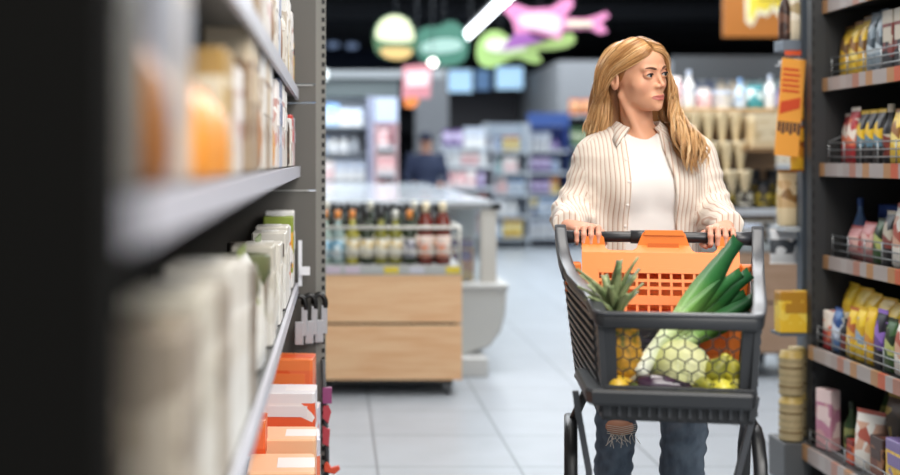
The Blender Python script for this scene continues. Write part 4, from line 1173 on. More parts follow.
for sx_ in (-1, 1):
    for y in (-.05, -.43):
        c = MB(); rings = []
        for xx, r_ in ((-.013, .035), (-.01, .055), (.01, .055), (.013, .035)):
            rings.append([(sx_ * .225 + xx, y + r_ * math.cos(a), .055 + r_ * math.sin(a)) for a in [2 * math.pi * j / 20 for j in range(20)]])
        c.loft(rings).build('wheel', mat('#2a2a2a', .5), cart, smooth=False)
        MB().box(sx_ * .225 - .022, sx_ * .225 - .016, y - .018, y + .018, .05, .15).box(sx_ * .225 + .016, sx_ * .225 + .022, y - .018, y + .018, .05, .15).box(sx_ * .225 - .022, sx_ * .225 + .022, y - .02, y + .02, .118, .15).build('wheel_fork', mat('#8d9093', .3, .6), cart)

# ------------------------------------------------------------------ groceries in the cart
def noise_mat(name, c1, c2, scale, rough=.45, detail=3, stretch=(1, 1, 1), bump=0):
    m = bpy.data.materials.new(name); m.use_nodes = True
    nt = m.node_tree; b = nt.nodes['Principled BSDF']; b.inputs['Roughness'].default_value = rough
    tc = nt.nodes.new('ShaderNodeTexCoord'); mp = nt.nodes.new('ShaderNodeMapping'); mp.inputs['Scale'].default_value = stretch
    n = nt.nodes.new('ShaderNodeTexNoise'); n.inputs['Scale'].default_value = scale; n.inputs['Detail'].default_value = detail
    nt.links.new(tc.outputs['Object'], mp.inputs[0]); nt.links.new(mp.outputs[0], n.inputs['Vector'])
    nt.links.new(ramp(nt, n.outputs[0], [(.35, c1), (.65, c2)], 'LINEAR'), b.inputs['Base Color'])
    if bump:
        bp = nt.nodes.new('ShaderNodeBump'); bp.inputs['Strength'].default_value = bump; bp.inputs['Distance'].default_value = .003
        nt.links.new(n.outputs[0], bp.inputs['Height']); nt.links.new(bp.outputs[0], b.inputs['Normal'])
    return m
def leaf(mb, base, direc, L, W, bend, up=(0, 0, 1), n=8, mi=0, fold=.35, th=.0012):
    """a long blade: V cross-section, tapering tip, bending along `bend`"""
    d = Vector(direc).normalized(); b = Vector(bend); base = Vector(base)
    rings = []
    p = base.copy()
    for i in range(n + 1):
        t = i / n
        tan = (d + b * (t * 1.2)).normalized()
        if i: p = p + tan * (L / n)
        sd = tan.cross(Vector(up))
        sd = sd.normalized() if sd.length > 1e-3 else Vector((1, 0, 0))
        nm = sd.cross(tan).normalized()
        w_ = W * (1 if t < .35 else max(.62, 1 - ((t - .35) / .65) ** 2.6)) * (.75 + .25 * min(1, t * 4))
        rings.append([p - sd * w_ / 2 + nm * w_ * fold, p - nm * th, p + sd * w_ / 2 + nm * w_ * fold, p + nm * th + nm * w_ * .02])
    mb.loft(rings, mi)
# pineapple
px_ = cw(-.122, -.585, .832)
t = thing('pineapple', 'ripe golden pineapple with green crown at the left inside the cart', 'pineapple', px_, rad(15))
t.rotation_euler = (rad(-4), rad(-9), rad(15))
t.scale = (.9, .9, .95)
pm = MB(); rings = []
for i in range(15):
    u = i / 14; z = -.06 + .165 * u; r = .050 * (max(0.02, 1 - (2 * u - 1) ** 4 * .82)) ** .5
    ring = []
    for j in range(32):
        a = 2 * math.pi * j / 32
        k = 1 + .05 * math.sin(a * 8 + u * 26) * math.sin(a * 8 - u * 26)
        ring.append((r * k * math.cos(a), r * k * math.sin(a), z))
    rings.append(ring)
pm.loft(rings)
PN = bpy.data.materials.new('pineapple_rind'); PN.use_nodes = True
nt = PN.node_tree; b = nt.nodes['Principled BSDF']; b.inputs['Roughness'].default_value = .5
tc = nt.nodes.new('ShaderNodeTexCoord'); v = nt.nodes.new('ShaderNodeTexVoronoi'); v.inputs['Scale'].default_value = 62
nt.links.new(tc.outputs['Object'], v.inputs['Vector'])
nt.links.new(ramp(nt, v.outputs['Distance'], [(.0, '#5a4418'), (.18, '#d9a02c'), (.6, '#b8862a'), (.85, '#6a6a24')], 'LINEAR'), b.inputs['Base Color'])
pm.build('fruit', PN, t, smooth=True)
lm = MB(); r_ = random.Random(4)
for k in range(19):
    a = k * 2.4; el = .8 + .6 * (k / 19)
    L = .08 + .065 * (k / 19) + .015 * r_.random()
    d = (math.cos(a) * math.cos(el), math.sin(a) * math.cos(el), math.sin(el) + .25)
    leaf(lm, (math.cos(a) * .012, math.sin(a) * .012, .098 + .012 * k / 19), d, L, .033, (math.cos(a) * .55, math.sin(a) * .55, -.15), n=7, fold=.25)
lm.build('crown', noise_mat('pineapple_leaf', '#5a6f45', '#9fa878', 30, .5, 3, (1, 1, .3)), t, smooth=True)
# leeks
LK = bpy.data.materials.new('leek'); LK.use_nodes = True
nt = LK.node_tree; b = nt.nodes['Principled BSDF']; b.inputs['Roughness'].default_value = .38
at_ = nt.nodes.new('ShaderNodeAttribute'); at_.attribute_name = 'along'
n = nt.nodes.new('ShaderNodeTexNoise'); n.inputs['Scale'].default_value = 60
mm = nt.nodes.new('ShaderNodeMath'); mm.operation = 'MULTIPLY_ADD'; mm.inputs[1].default_value = .10
nt.links.new(n.outputs[0], mm.inputs[0]); nt.links.new(at_.outputs['Fac'], mm.inputs[2])
nt.links.new(ramp(nt, mm.outputs[0], [(.05, '#eeeede'), (.35, '#c9d9a0'), (.52, '#6f9c4c'), (.75, '#2f6a34'), (1.0, '#1f5230')], 'LINEAR'), b.inputs['Base Color'])
def leek(base, tip, blades, lab, rs=.017):
    base, tip = Vector(base), Vector(tip)
    t = thing('leek', lab, 'leek', base, 0, 'leeks in the cart')
    d = (tip - base); L = d.length; d.normalize()
    mb = MB()
    mb.tube([base + d * (L * q) for q in (0, .02, .1, .25, .42)], [rs * .9, rs * 1.15, rs, rs, rs * 1.15], 14)
    nv = len(mb.v)
    for (sx, sz, ll, wd, bd) in blades:
        side = d.cross(Vector((0, -1, 0))).normalized()
        leaf(mb, base + d * (L * .33), d + side * sx + Vector((0, -1, 0)) * sz, L * ll, wd, bd, up=(0.15, -1, .15), n=12, fold=.22, th=.0018)
    me = mb.mesh('leek_stalk', LK, True)
    at = me.attributes.new('along', 'FLOAT', 'POINT')
    at.data.foreach_set('value', [max(0, min(1, (Vector(p) - base).dot(d) / L)) for p in mb.v])
    o = link('stalk', me, t); o.matrix_parent_inverse = Matrix.Translation(base).inverted()
    rm = MB(); r2 = random.Random(int(L * 1e4))
    for k in range(14):
        a = k * .9; q = base + d * .002
        rm.tube([q, q - d * .012 + Vector((math.cos(a) * .008, math.sin(a) * .006, -.002)), q - d * .02 + Vector((math.cos(a) * .014, math.sin(a) * .01, -.006))], .0009, 4)
    o = rm.build('roots', mat('#cfc6a8', .7), t); o.matrix_parent_inverse = Matrix.Translation(base).inverted()
leek(cw(-.092, -.612, .792), cw(.174, -.322, 1.09), [(0.0, .03, .66, .062, (0, 0, .05)), (-.08, .0, .56, .05, (.1, 0, 0)), (.10, .05, .54, .045, (.10, 0, -.1))], 'leek with the tallest broad blade reaching the handle', .019)
leek(cw(-.07, -.49, .775), cw(.195, -.30, 1.025), [(.02, .03, .66, .054, (.05, 0, -.05)), (.12, .0, .56, .045, (.1, 0, -.12))], 'leek in the middle of the three, blades fanning right')
leek(cw(-.03, -.46, .80), cw(.185, -.46, .965), [(.03, .02, .70, .050, (.05, 0, 0)), (.15, .0, .6, .04, (.1, 0, -.1))], 'lowest leek lying across the right front corner of the cart', .015)
# cabbage / pale round melon
mc = cw(.012, -.565, .803)
t = thing('cabbage', 'pale yellow-green round cabbage at the centre of the cart window', 'cabbage', mc)
cm = MB(); rings = []
for i in range(1, 16):
    a = math.pi * i / 16 - math.pi / 2
    rings.append([(.070 * math.cos(a) * (1 + .035 * math.sin(5 * q + 3 * a)) * math.cos(q), .068 * math.cos(a) * (1 + .035 * math.sin(5 * q + 3 * a)) * math.sin(q), .066 * math.sin(a) * (1 + .02 * math.sin(3 * q))) for q in [2 * math.pi * j / 36 for j in range(36)]])
cm.loft(rings); cm.build('head', noise_mat('cabbage_leaf', '#cdd384', '#e3e2ac', 9, .45, 6, (1, 1, .5), .25), t, smooth=True)
sm_ = MB()
for k in range(6):
    a = -1.9 + k * .35
    sm_.tube([(.0716 * math.cos(a) * math.cos(e), .0696 * math.sin(a) * math.cos(e), .067 * math.sin(e)) for e in [-.9, -.4, 0, .4, .8]], [.0012, .001, .0008, .0006, .0004], 6)
sm_.build('leaf_veins', mat('#e9ecd0', .5), t, smooth=True)
# purple aubergine lying in front
ac = cw(-.058, -.622, .768)
t = thing('aubergine', 'dark purple aubergine lying low behind the cart window', 'aubergine', ac, rad(-8))
MB().tube([(-.035, .0, -.002), (-.028, 0, 0), (0, 0, .002), (.03, 0, .002), (.06, 0, 0), (.085, .0, -.001), (.092, 0, 0)], [.010, .022, .026, .025, .02, .013, .004], 20).build('fruit', mat('#3a2438', .22, coat=.3), t, smooth=True)
MB().tube([(-.058, 0, .004), (-.04, 0, 0), (-.030, 0, 0)], [.005, .006, .018], 12).build('stem_cap', mat('#6b7a3c', .6), t, smooth=True)
# pears / lemons
FM = noise_mat('pear_skin', '#b9b23a', '#dcd24c', 25, .4, 4)
FM2 = noise_mat('olive_pear_skin', '#7f8230', '#a9a23a', 25, .4, 4)
fruits = [(.062, -.622, .766, FM2, 'olive green pear, leftmost of the pears in the cart'), (.090, -.600, .806, FM2, 'olive green pear resting above the leftmost one'),
          (.102, -.624, .764, FM, 'yellow pear, second along the cart window'), (.134, -.604, .766, FM, 'yellow pear nearest the right window edge'),
          (.128, -.590, .806, FM, 'yellow pear on top of the others at the right'), (.108, -.555, .766, FM, 'yellow pear at the back of the pear heap')]
pr = [(-.026, .006), (-.024, .016), (-.014, .0245), (0, .0265), (.012, .023), (.024, .0155), (.034, .0115), (.040, .007), (.042, .002)]
pme = MB().lathe(pr, n=20)
for i, (x, y, z, m, lb) in enumerate(fruits):
    t = thing('pear', lb, 'pear', cw(x, y, z), 0, 'pears in the cart')
    t.rotation_euler = (rad([70, 40, 95, 60, 30, 80][i]), 0, rad(60 * i))
    pme.build('fruit', m, t, smooth=True)
    MB().tube([(0, 0, .040), (.001, 0, .050), (.004, 0, .058)], .0015, 6).build('stem', mat('#5a4422', .7), t, smooth=True)
# small gold net bag of yellow plums at left (seen through the window)
for i, (x, y, z) in enumerate([(-.045, -.560, .764), (-.135, -.628, .766)]):
    t = thing('pear', ['golden pear half hidden behind the aubergine', 'golden pear in the lower left corner of the cart window'][i], 'pear', cw(x, y, z), 0, 'golden pears in the cart')
    t.rotation_euler = (rad(80), 0, rad(40 + 70 * i))
    pme.build('fruit', noise_mat('golden_skin', '#c99a2c', '#dcb83c', 40, .4), t, smooth=True)
    MB().tube([(0, 0, .040), (.001, 0, .052)], .0015, 6).build('stem', mat('#5a4422', .7), t, smooth=True)
# orange block standing in for the solid right part of the seat panel
pack('carton', .085, .07, .15, ('#e0702c', '#e8803c', '#d9641f'), cw(.105, -.36, .738), CA, 'plain orange block standing in for the right part of the seat panel', 'groceries in the cart', 'carton')
pack('carton', .10, .06, .13, ('#2b2430', '#3a3342', '#1e1a24'), cw(-.045, -.33, .738), CA, 'dark purple carton lying behind the leeks in the cart', 'groceries in the cart', 'carton')
# ------------------------------------------------------------------ the woman
def smin(a, b, k):
    h = np.clip(.5 + .5 * (b - a) / k, 0, 1)
    return b + (a - b) * h - k * h * (1 - h)
def smax(a, b, k): return -smin(-a, -b, k)
def sell(P, c, r, R_=None):
    q = [P[0] - c[0], P[1] - c[1], P[2] - c[2]]
    if R_ is not None:
        q = [R_[i][0] * q[0] + R_[i][1] * q[1] + R_[i][2] * q[2] for i in range(3)]
    k0 = np.sqrt((q[0] / r[0]) ** 2 + (q[1] / r[1]) ** 2 + (q[2] / r[2]) ** 2)
    k1 = np.sqrt((q[0] / r[0] ** 2) ** 2 + (q[1] / r[1] ** 2) ** 2 + (q[2] / r[2] ** 2) ** 2) + 1e-9
    return k0 * (k0 - 1) / k1
def scap(P, a, b, ra, rb=None, ret=False):
    rb = ra if rb is None else rb
    ab = [b[i] - a[i] for i in range(3)]
    L = sum(x * x for x in ab)
    t = np.clip(sum((P[i] - a[i]) * ab[i] for i in range(3)) / L, 0, 1)
    d = np.sqrt(sum((P[i] - a[i] - ab[i] * t) ** 2 for i in range(3))) - (ra + (rb - ra) * t)
    return (d, t) if ret else d
def surfnet(f, lo, hi, h):
    ax = [np.arange(lo[i], hi[i] + h, h, dtype=np.float32) for i in range(3)]
    X, Y, Z = np.meshgrid(*ax, indexing='ij')
    V = f((X, Y, Z)).astype(np.float32)
    ins = V < 0
    n = [len(a) - 1 for a in ax]
    acc = np.zeros((n[0], n[1], n[2], 3), np.float32); cnt = np.zeros(n, np.float32)
    G = (X, Y, Z)
    def sl(o): return tuple(slice(o[i], o[i] + n[i]) for i in range(3))
    for axis in range(3):
        oth = [i for i in range(3) if i != axis]
        for a in (0, 1):
            for b in (0, 1):
                o0 = [0, 0, 0]; o0[oth[0]] = a; o0[oth[1]] = b
                o1 = list(o0); o1[axis] = 1
                v0, v1 = V[sl(o0)], V[sl(o1)]
                m = (v0 < 0) != (v1 < 0)
                t = np.where(m, v0 / np.where(m, v0 - v1, 1), 0)
                for i in range(3):
                    p = G[i][sl(o0)] + (h * t if i == axis else 0)
                    acc[..., i] += np.where(m, p, 0)
                cnt += m
    mask = cnt > 0
    idx = -np.ones(n, np.int64); idx[mask] = np.arange(mask.sum())
    verts = acc[mask] / cnt[mask][:, None]
    quads = []
    for axis in range(3):
        b, c = (axis + 1) % 3, (axis + 2) % 3
        s0 = [slice(None)] * 3; s1 = [slice(None)] * 3
        s0[axis] = slice(0, n[axis]); s1[axis] = slice(1, n[axis] + 1)
        for q in (b, c): s0[q] = slice(1, n[q]); s1[q] = slice(1, n[q])
        a_, b_ = ins[tuple(s0)], ins[tuple(s1)]
        for flip, m in ((False, a_ & ~b_), (True, ~a_ & b_)):
            I = np.argwhere(m)
            if not len(I): continue
            def g(db, dc):
                J = I.copy(); J[:, b] += db; J[:, c] += dc
                return idx[J[:, 0], J[:, 1], J[:, 2]]
            q = np.stack([g(0, 0), g(1, 0), g(1, 1), g(0, 1)], 1)
            quads.append(q[:, ::-1] if flip else q)
    return verts, np.concatenate(quads)
def npmesh(name, V, F, mats, parent=None, smooth=True):
    me = bpy.data.meshes.new(name)
    me.from_pydata(V.tolist(), [], F.tolist())
    for m in (mats if isinstance(mats, list) else [mats]): me.materials.append(m)
    me.polygons.foreach_set('use_smooth', [smooth] * len(me.polygons))
    return me

WX, WY = .955, 3.88
woman = thing('person', 'woman with long blonde hair in striped shirt and jeans pushing the cart', 'person', (WX, WY, 0))
WI = Matrix.Translation((WX, WY, 0)).inverted()
def wchild(name, me, parent=None):
    o = link(name, me, parent or woman)
    if parent is None: o.matrix_parent_inverse = WI
    return o
# --- head
HC = np.array([.922, 3.845, 1.558]); PSI = rad(31); ROLL = rad(-6.5); PITCH = rad(0)
Rh = (Matrix.Rotation(PSI, 3, 'Z') @ Matrix.Rotation(ROLL, 3, 'Y') @ Matrix.Rotation(PITCH, 3, 'X'))
Rn = np.array(Rh)
def hw(p): return Vector(HC) + Rh @ Vector(p)
def to_head(P):
    q = [P[0] - HC[0], P[1] - HC[1], P[2] - HC[2]]
    return tuple(Rn[0][i] * q[0] + Rn[1][i] * q[1] + Rn[2][i] * q[2] for i in range(3))
EX = .0305
def head_sdf(Q):
    x, y, z = Q; ax = np.abs(x); A = (ax, y, z)
    d = sell(Q, (0, .014, .034), (.0735, .094, .079))
    d = smin(d, sell(Q, (0, -.030, -.026), (.051, .058, .076)), .03)
    d = smin(d, sell(A, (.034, -.008, -.050), (.015, .028, .026)), .03)
    d = smin(d, sell(Q, (0, -.056, -.086), (.027, .028, .020)), .028)
    d = smin(d, sell(Q, (0, -.077, -.098), (.0125, .010, .0105)), .014)      # chin
    d = smin(d, sell(Q, (0, -.070, -.068), (.026, .020, .018)), .016)        # muzzle
    d = smin(d, sell(A, (.040, -.050, -.028), (.019, .020, .020)), .026)     # cheekbones
    d = smin(d, sell(Q, (0, -.050, .045), (.052, .042, .040)), .025)        # forehead
    d = smin(d, scap(A, (.010, -.0895, .0185), (.040, -.0765, .020), .0055), .014)  # brow ridge
    # eye sockets
    d = smax(d, -sell(A, (EX, -.100, -.001), (.0180, .0165, .0115)), .012)
    # nose
    n_ = scap(Q, (0, -.0855, .010), (0, -.1030, -.030), .0046, .0058)
    n_ = smin(n_, sell(Q, (0, -.1045, -.0330), (.0068, .0070, .0064)), .006)
    n_ = smin(n_, sell(A, (.0098, -.0945, -.0360), (.0054, .0080, .0056)), .006)
    d = smin(d, n_, .014)
    d = smax(d, -sell(A, (.0050, -.0985, -.0432), (.0024, .0036, .0024)), .003)
    # eyelids
    lid = sell(A, (EX, -.0795, 0), (.0150, .0132, .0118))
    d = smin(d, lid, .004)
    open_ = sell(A, (EX, -.0945, -.0008), (.0130, .016, .0043))
    d = smax(d, -open_, .0025)
    # lips
    lipz = -.0662
    for (a, b, r1, r2) in (((.0, -.0915, lipz + .0015), (.010, -.0898, lipz + .0022), .0040, .0036), ((.010, -.0898, lipz + .0022), (.0260, -.0798, lipz + .0008), .0034, .0014)):
        d = smin(d, scap(A, a, b, r1, r2), .004)
    for (a, b, r1, r2) in (((.0, -.0902, -.0752), (.009, -.0885, -.0746), .0046, .0041), ((.009, -.0885, -.0746), (.0245, -.0803, -.0668), .0040, .0014)):
        d = smin(d, scap(A, a, b, r1, r2), .004)
    d = smax(d, -scap(A, (0, -.0978, -.0704), (.025, -.084, -.0662), .0012, .0006), .0025)
    d = smax(d, -scap(Q, (0, -.0965, -.052), (0, -.0960, -.060), .0015, .002), .004)
    d = smax(d, -sell(Q, (0, -.100, -.0855), (.014, .010, .0045)), .008)
    # ears
    e = sell(A, (.0785, .016, -.006), (.0085, .0185, .0305))
    e = smax(e, -sell(A, (.0880, .013, -.001), (.0085, .0105, .0185)), .004)
    d = smin(d, e, .006)
    return d
NB = (.944, 3.905, 1.36)
def neck_sdf(P):
    h0 = hw((.004, .024, -.045))
    n_ = scap(P, tuple(h0), NB, .046, .050)
    n_ = smin(n_, scap(P, (NB[0] - .09, NB[1], 1.325), (NB[0] + .11, NB[1], 1.325), .040), .06)
    # sternomastoids, from behind the ears to the notch
    nt_ = (.945, 3.845, 1.352)
    for s_ in (-1, 1):
        a = hw((s_ * .052, .02, -.055))
        n_ = smin(n_, scap(P, tuple(a), nt_, .011, .008), .022)
    # chest
    n_ = smin(n_, sell(P, (.955, 3.885, 1.25), (.15, .085, .13)), .05)
    return n_
def head_world(P):
    return smin(head_sdf(to_head(P)), neck_sdf(P), .016)
V1, F1 = surfnet(head_world, (HC[0] - .13, HC[1] - .135, 1.30), (HC[0] + .14, HC[1] + .13, 1.695), .0022)

# --- hands on the handle
def finger(P, pts, rs):
    d = None
    for i in range(len(pts) - 1):
        c_ = scap(P, pts[i], pts[i + 1], rs[i], rs[i + 1])
        d = c_ if d is None else smin(d, c_, .004)
    return d
def hand_sdf(xc, mir, wrist, elbow):
    """fingers wrap over the bar towards the camera; cart-local x centre xc; mir=+1 when the thumb is on the +x side"""
    K = lambda x, y, z: tuple(cw(x, y, z))
    def f(P):
        d = None
        kn = []
        for i in range(4):
            # i = 0 index ... 3 little
            o = mir * (.030 - .0205 * i)
            kz = 1.1045 - .0015 * i - .002 * abs(i - 1)
            L = (0, -.002, -.001, .003)[i]
            r = (.0082, .0085, .0081, .0072)[i]
            k = K(xc + o * .92, .020, kz); kn.append(k)
            pts = [k, K(xc + o, -.014 - L * 0, 1.1065 - .001 * i), K(xc + o, -.0265, 1.088 + L), K(xc + o * .98, -.0235, 1.066 + L * 1.2), K(xc + o * .96, -.012, 1.0585 + L)]
            fd = finger(P, pts, [r * 1.08, r, r * .96, r * .9, r * .8])
            d = fd if d is None else smin(d, fd, .0022)
        palm = scap(P, kn[0], tuple(Vector(wrist).lerp(Vector(kn[0]), .18)), .0115, .014)
        for i in (1, 2, 3):
            palm = smin(palm, scap(P, kn[i], tuple(Vector(wrist).lerp(Vector(kn[i]), .18)), .0115 - .0008 * i, .014), .010)
        d = smin(d, palm, .006)
        th = [tuple(Vector(wrist).lerp(Vector(K(xc + mir * .030, .03, 1.095)), .35)), K(xc + mir * .040, .040, 1.088), K(xc + mir * .046, .018, 1.062), K(xc + mir * .040, -.002, 1.0560)]
        d = smin(d, finger(P, th, [.014, .0115, .0095, .0082]), .007)
        d = smin(d, scap(P, wrist, elbow, .0235, .036), .018)
        return d
    return f
WR, ER = (.672, 3.675, 1.112), (.738, 3.905, 1.125)
WL, EL = (1.122, 3.600, 1.112), (1.158, 3.865, 1.130)
XR, XL = -.195, .172
V2, F2 = surfnet(hand_sdf(XR, 1, WR, ER), (.60, 3.50, 1.02), (.80, 3.78, 1.17), .0022)
V3, F3 = surfnet(hand_sdf(XL, -1, WL, EL), (.99, 3.42, 1.02), (1.21, 3.74, 1.17), .0022)
# --- arms, trunk and legs (mostly under clothes)
KR, KL = (.848, 3.800, .475), (1.037, 3.735, .49)
AR, AL = (.850, 3.93, .09), (1.03, 3.80, .09)
HR, HL_ = (.865, 3.93, .86), (1.045, 3.93, .86)
def body_low(P):
    d = sell(P, (.955, 3.89, 1.22), (.145, .085, .16))
    d = smin(d, sell(P, (.955, 3.90, 1.02), (.115, .08, .16)), .05)
    d = smin(d, sell(P, (.955, 3.92, .88), (.155, .10, .11)), .05)
    d = smin(d, scap(P, (.830, 3.895, 1.305), ER, .040, .034), .03)
    d = smin(d, scap(P, (1.095, 3.895, 1.305), EL, .040, .034), .03)
    d = smin(d, scap(P, ER, WR, .034, .023), .015); d = smin(d, scap(P, EL, WL, .034, .023), .015)
    for h_, k_, a_ in ((HR, KR, AR), (HL_, KL, AL)):
        d = smin(d, scap(P, h_, k_, .075, .050), .02)
        d = smin(d, scap(P, k_, a_, .050, .032), .015)
        d = smin(d, scap(P, a_, (a_[0], a_[1] - .12, .045), .03, .024), .02)
    return d
V4, F4 = surfnet(body_low, (.60, 3.58, .0), (1.28, 4.08, 1.40), .009)
def joinm(parts):
    V = []; F = []; o = 0
    for v, f in parts: V.append(v); F.append(f + o); o += len(v)
    return np.concatenate(V), np.concatenate(F)
Vb, Fb = joinm([(V1, F1), (V2, F2), (V3, F3), (V4, F4)])
SK = bpy.data.materials.new('skin'); SK.use_nodes = True
nt = SK.node_tree; b = nt.nodes['Principled BSDF']
b.inputs['Roughness'].default_value = .46; b.inputs['Specular IOR Level'].default_value = .35
b.inputs['Subsurface Weight'].default_value = .15; b.inputs['Subsurface Scale'].default_value = .006
b.inputs['Subsurface Radius'].default_value = (1, .35, .2)
at_ = nt.nodes.new('ShaderNodeAttribute'); at_.attribute_name = 'tint'
nt.links.new(at_.outputs['Color'], b.inputs['Base Color'])
me = npmesh('body', Vb, Fb, SK)
Q = to_head((Vb[:, 0], Vb[:, 1], Vb[:, 2]))
x, y, z = Q; ax = np.abs(x)
base = np.array(hexc('#e0a684')[:3]); lip = np.array(hexc('#bd665f')[:3]); blush = np.array(hexc('#d48c74')[:3]); dk = np.array(hexc('#8e5c48')[:3])
handc = np.array(hexc('#dda58c')[:3])
col = np.tile(base, (len(Vb), 1))
def blend(c, wgt): 
    global col
    wgt = np.clip(wgt, 0, 1)[:, None]; col = col * (1 - wgt) + c * wgt
isH = np.arange(len(Vb)) < len(V1)
blend(blush, isH * .35 * np.exp(-(((ax - .045) / .018) ** 2 + ((z + .035) / .018) ** 2)) * (y < -.02))
blend(blush, isH * .5 * np.exp(-((x / .008) ** 2 + ((z + .033) / .01) ** 2)) * (y < -.095))
lu = ((ax / .0262) ** 2 + ((z + .0706 - ax * .10) / .0086) ** 2)
blend(lip, isH * (y < -.072) * np.clip((1.08 - lu) * 5, 0, 1) * .9)
blend(dk, isH * (y < -.072) * np.exp(-(np.maximum(0, ax - .024) / .002) ** 2 - ((z + .0706 - ax * .14) / .0010) ** 2) * .6)
# lash lines and warm lids
eo = ((ax - EX) / .0130) ** 2 + ((z + .0005) / .0066) ** 2
blend(np.array(hexc('#3a241c')[:3]), isH * (y < -.06) * np.exp(-((eo - 1.0) / .20) ** 2) * np.where(z > .0012, .95, .25))
blend(blush, isH * (y < -.06) * np.exp(-(((ax - EX) / .017) ** 2 + ((z - .009) / .006) ** 2)) * .5)
blend(handc, (np.arange(len(Vb)) >= len(V1)) * 1.0)
ca = me.color_attributes.new('tint', 'FLOAT_COLOR', 'POINT')
ca.data.foreach_set('color', np.concatenate([col, np.ones((len(col), 1))], 1).ravel().astype(np.float32))
wchild('body', me)
# eyes (gaze towards image right), brows
IR = '#2c3535'
for s_ in (-1, 1):
    c = hw((s_ * EX, -.0800, -.0002))
    g_ = (Rh @ Vector((.18, -1, -.02))).normalized()
    zq = Vector((0, 0, 1)).rotation_difference(g_).to_matrix()
    mb = MB(); rings = []; mids = []
    for i in range(13):
        a = rad([90, 78, 72, 66, 59, 52, 40, 20, 0, -20, -45, -70, -89][i])
        r_ = .0118; rings.append([c + zq @ Vector((r_ * max(.0002, math.cos(a)) * math.cos(q), r_ * max(.0002, math.cos(a)) * math.sin(q), r_ * math.sin(a))) for q in [2 * math.pi * j / 20 for j in range(20)]])
    mb.loft(rings[::-1], mids=None)
    # materials by latitude: pupil, iris, white
    nf = 20
    for i in range(12):
        lat = 12 - 1 - i
        for j in range(nf): mb.m[i * nf + j] = 0
    for i in (7, 8, 9, 10, 11):
        for j in range(nf): mb.m[i * nf + j] = 1 if i < 10 else 2
    mb.m[-1] = 2
    wchild('eye', mb.mesh('eye', [mat('#bdb0a8', .15), mat(IR, .15), mat('#0a0808', .08)], True))
    bw = MB(); bp = []
    for k in range(9):
        u = k / 8
        xx = s_ * (.0120 + .033 * u); zz = .0162 + .0072 * math.sin(u * 1.9) - .002 * u * u; yy = -.0955 + .30 * (abs(xx) - .0115) ** 1.0 * .9 * u
        bp.append((xx, yy, zz))
    # project brow points onto the face surface
    path = []; 
    for (xx, yy, zz) in bp:
        ys_ = np.linspace(-.125, -.03, 400); dd = head_sdf((np.full(400, xx), ys_, np.full(400, zz)))
        yy = ys_[np.argmax(dd < 0)]
        path.append(hw((xx, yy - .0002, zz)))
    bw.tube(path, [.0020, .0031, .0035, .0035, .0033, .0029, .0024, .0017, .0006], 8)
    wchild('eyebrow', bw.mesh('eyebrow', mat('#5e3c28', .8), True))
    # upper lashes
    lp = []
    for k in range(9):
        u = k / 8 * 2 - 1
        xx = s_ * (EX + .0132 * u); zz = .0056 * math.sqrt(max(0, 1 - u * u * .95)) - .0012
        ys_ = np.linspace(-.125, -.03, 400); dd = head_sdf((np.full(400, xx), ys_, np.full(400, zz + .001)))
        lp.append(hw((xx, ys_[np.argmax(dd < 0)] - .0006, zz)))
    lm_ = MB().tube(lp, [.0010, .0018, .0022, .0022, .0022, .0022, .0022, .0019, .0010], 6)
    wchild('eyelashes', lm_.mesh('eyelashes', mat('#231612', .7), True))

# --- clothes
def torso_d(P, off=0):
    x, y, z = P[0] - .955, P[1] - 3.895, P[2]
    zk = [.78, .90, 1.02, 1.14, 1.24, 1.31, 1.345, 1.375, 1.395, 1.41]
    wk = [.180, .176, .160, .158, .168, .172, .150, .110, .080, .062]
    dk_ = [.125, .120, .108, .108, .118, .105, .090, .074, .066, .058]
    w_ = np.interp(z, zk, wk); d_ = np.interp(z, zk, dk_)
    x = x - np.interp(z, [1.25, 1.42], [0, -.018])
    y = y - np.interp(z, [1.3, 1.42], [0, .012])
    k = np.sqrt((x / w_) ** 2 + (y / d_) ** 2 + 1e-9)
    d = (k - 1) * np.minimum(w_, d_) 
    for s_ in (-1, 1):
        d = smin(d, sell(P, (.955 + s_ * .070, 3.815, 1.215), (.058, .050, .058)), .05)
    return d - off
SR, SL = (.815, 3.90, 1.315), (1.112, 3.90, 1.318)
def folds(P, t, amp):
    return amp * (np.sin(P[2] * 95 + P[0] * 40 + np.sin(P[0] * 55) * 1.3) * .5 + np.sin(P[2] * 160 - P[0] * 75 + P[1] * 60) * .35)
CR_, CL_ = (.676, 3.662, 1.112), (1.124, 3.588, 1.112)
def sleeves(P):
    d1, t1 = scap(P, SR, ER, .062, .064, True); d1 = d1 + folds(P, t1, .0055) * np.clip(t1 * 2, .2, 1)
    d2, t2 = scap(P, ER, CR_, .062, .042, True); d2 = d2 + folds(P, t2, .0035)
    a = smin(d1, d2, .035)
    d3, t3 = scap(P, SL, EL, .066, .064, True); d3 = d3 + folds(P, t3, .0055) * np.clip(t3 * 2, .2, 1)
    d4, t4 = scap(P, EL, CL_, .062, .042, True); d4 = d4 + folds(P, t4, .0035)
    b_ = smin(d3, d4, .035)
    return a, b_
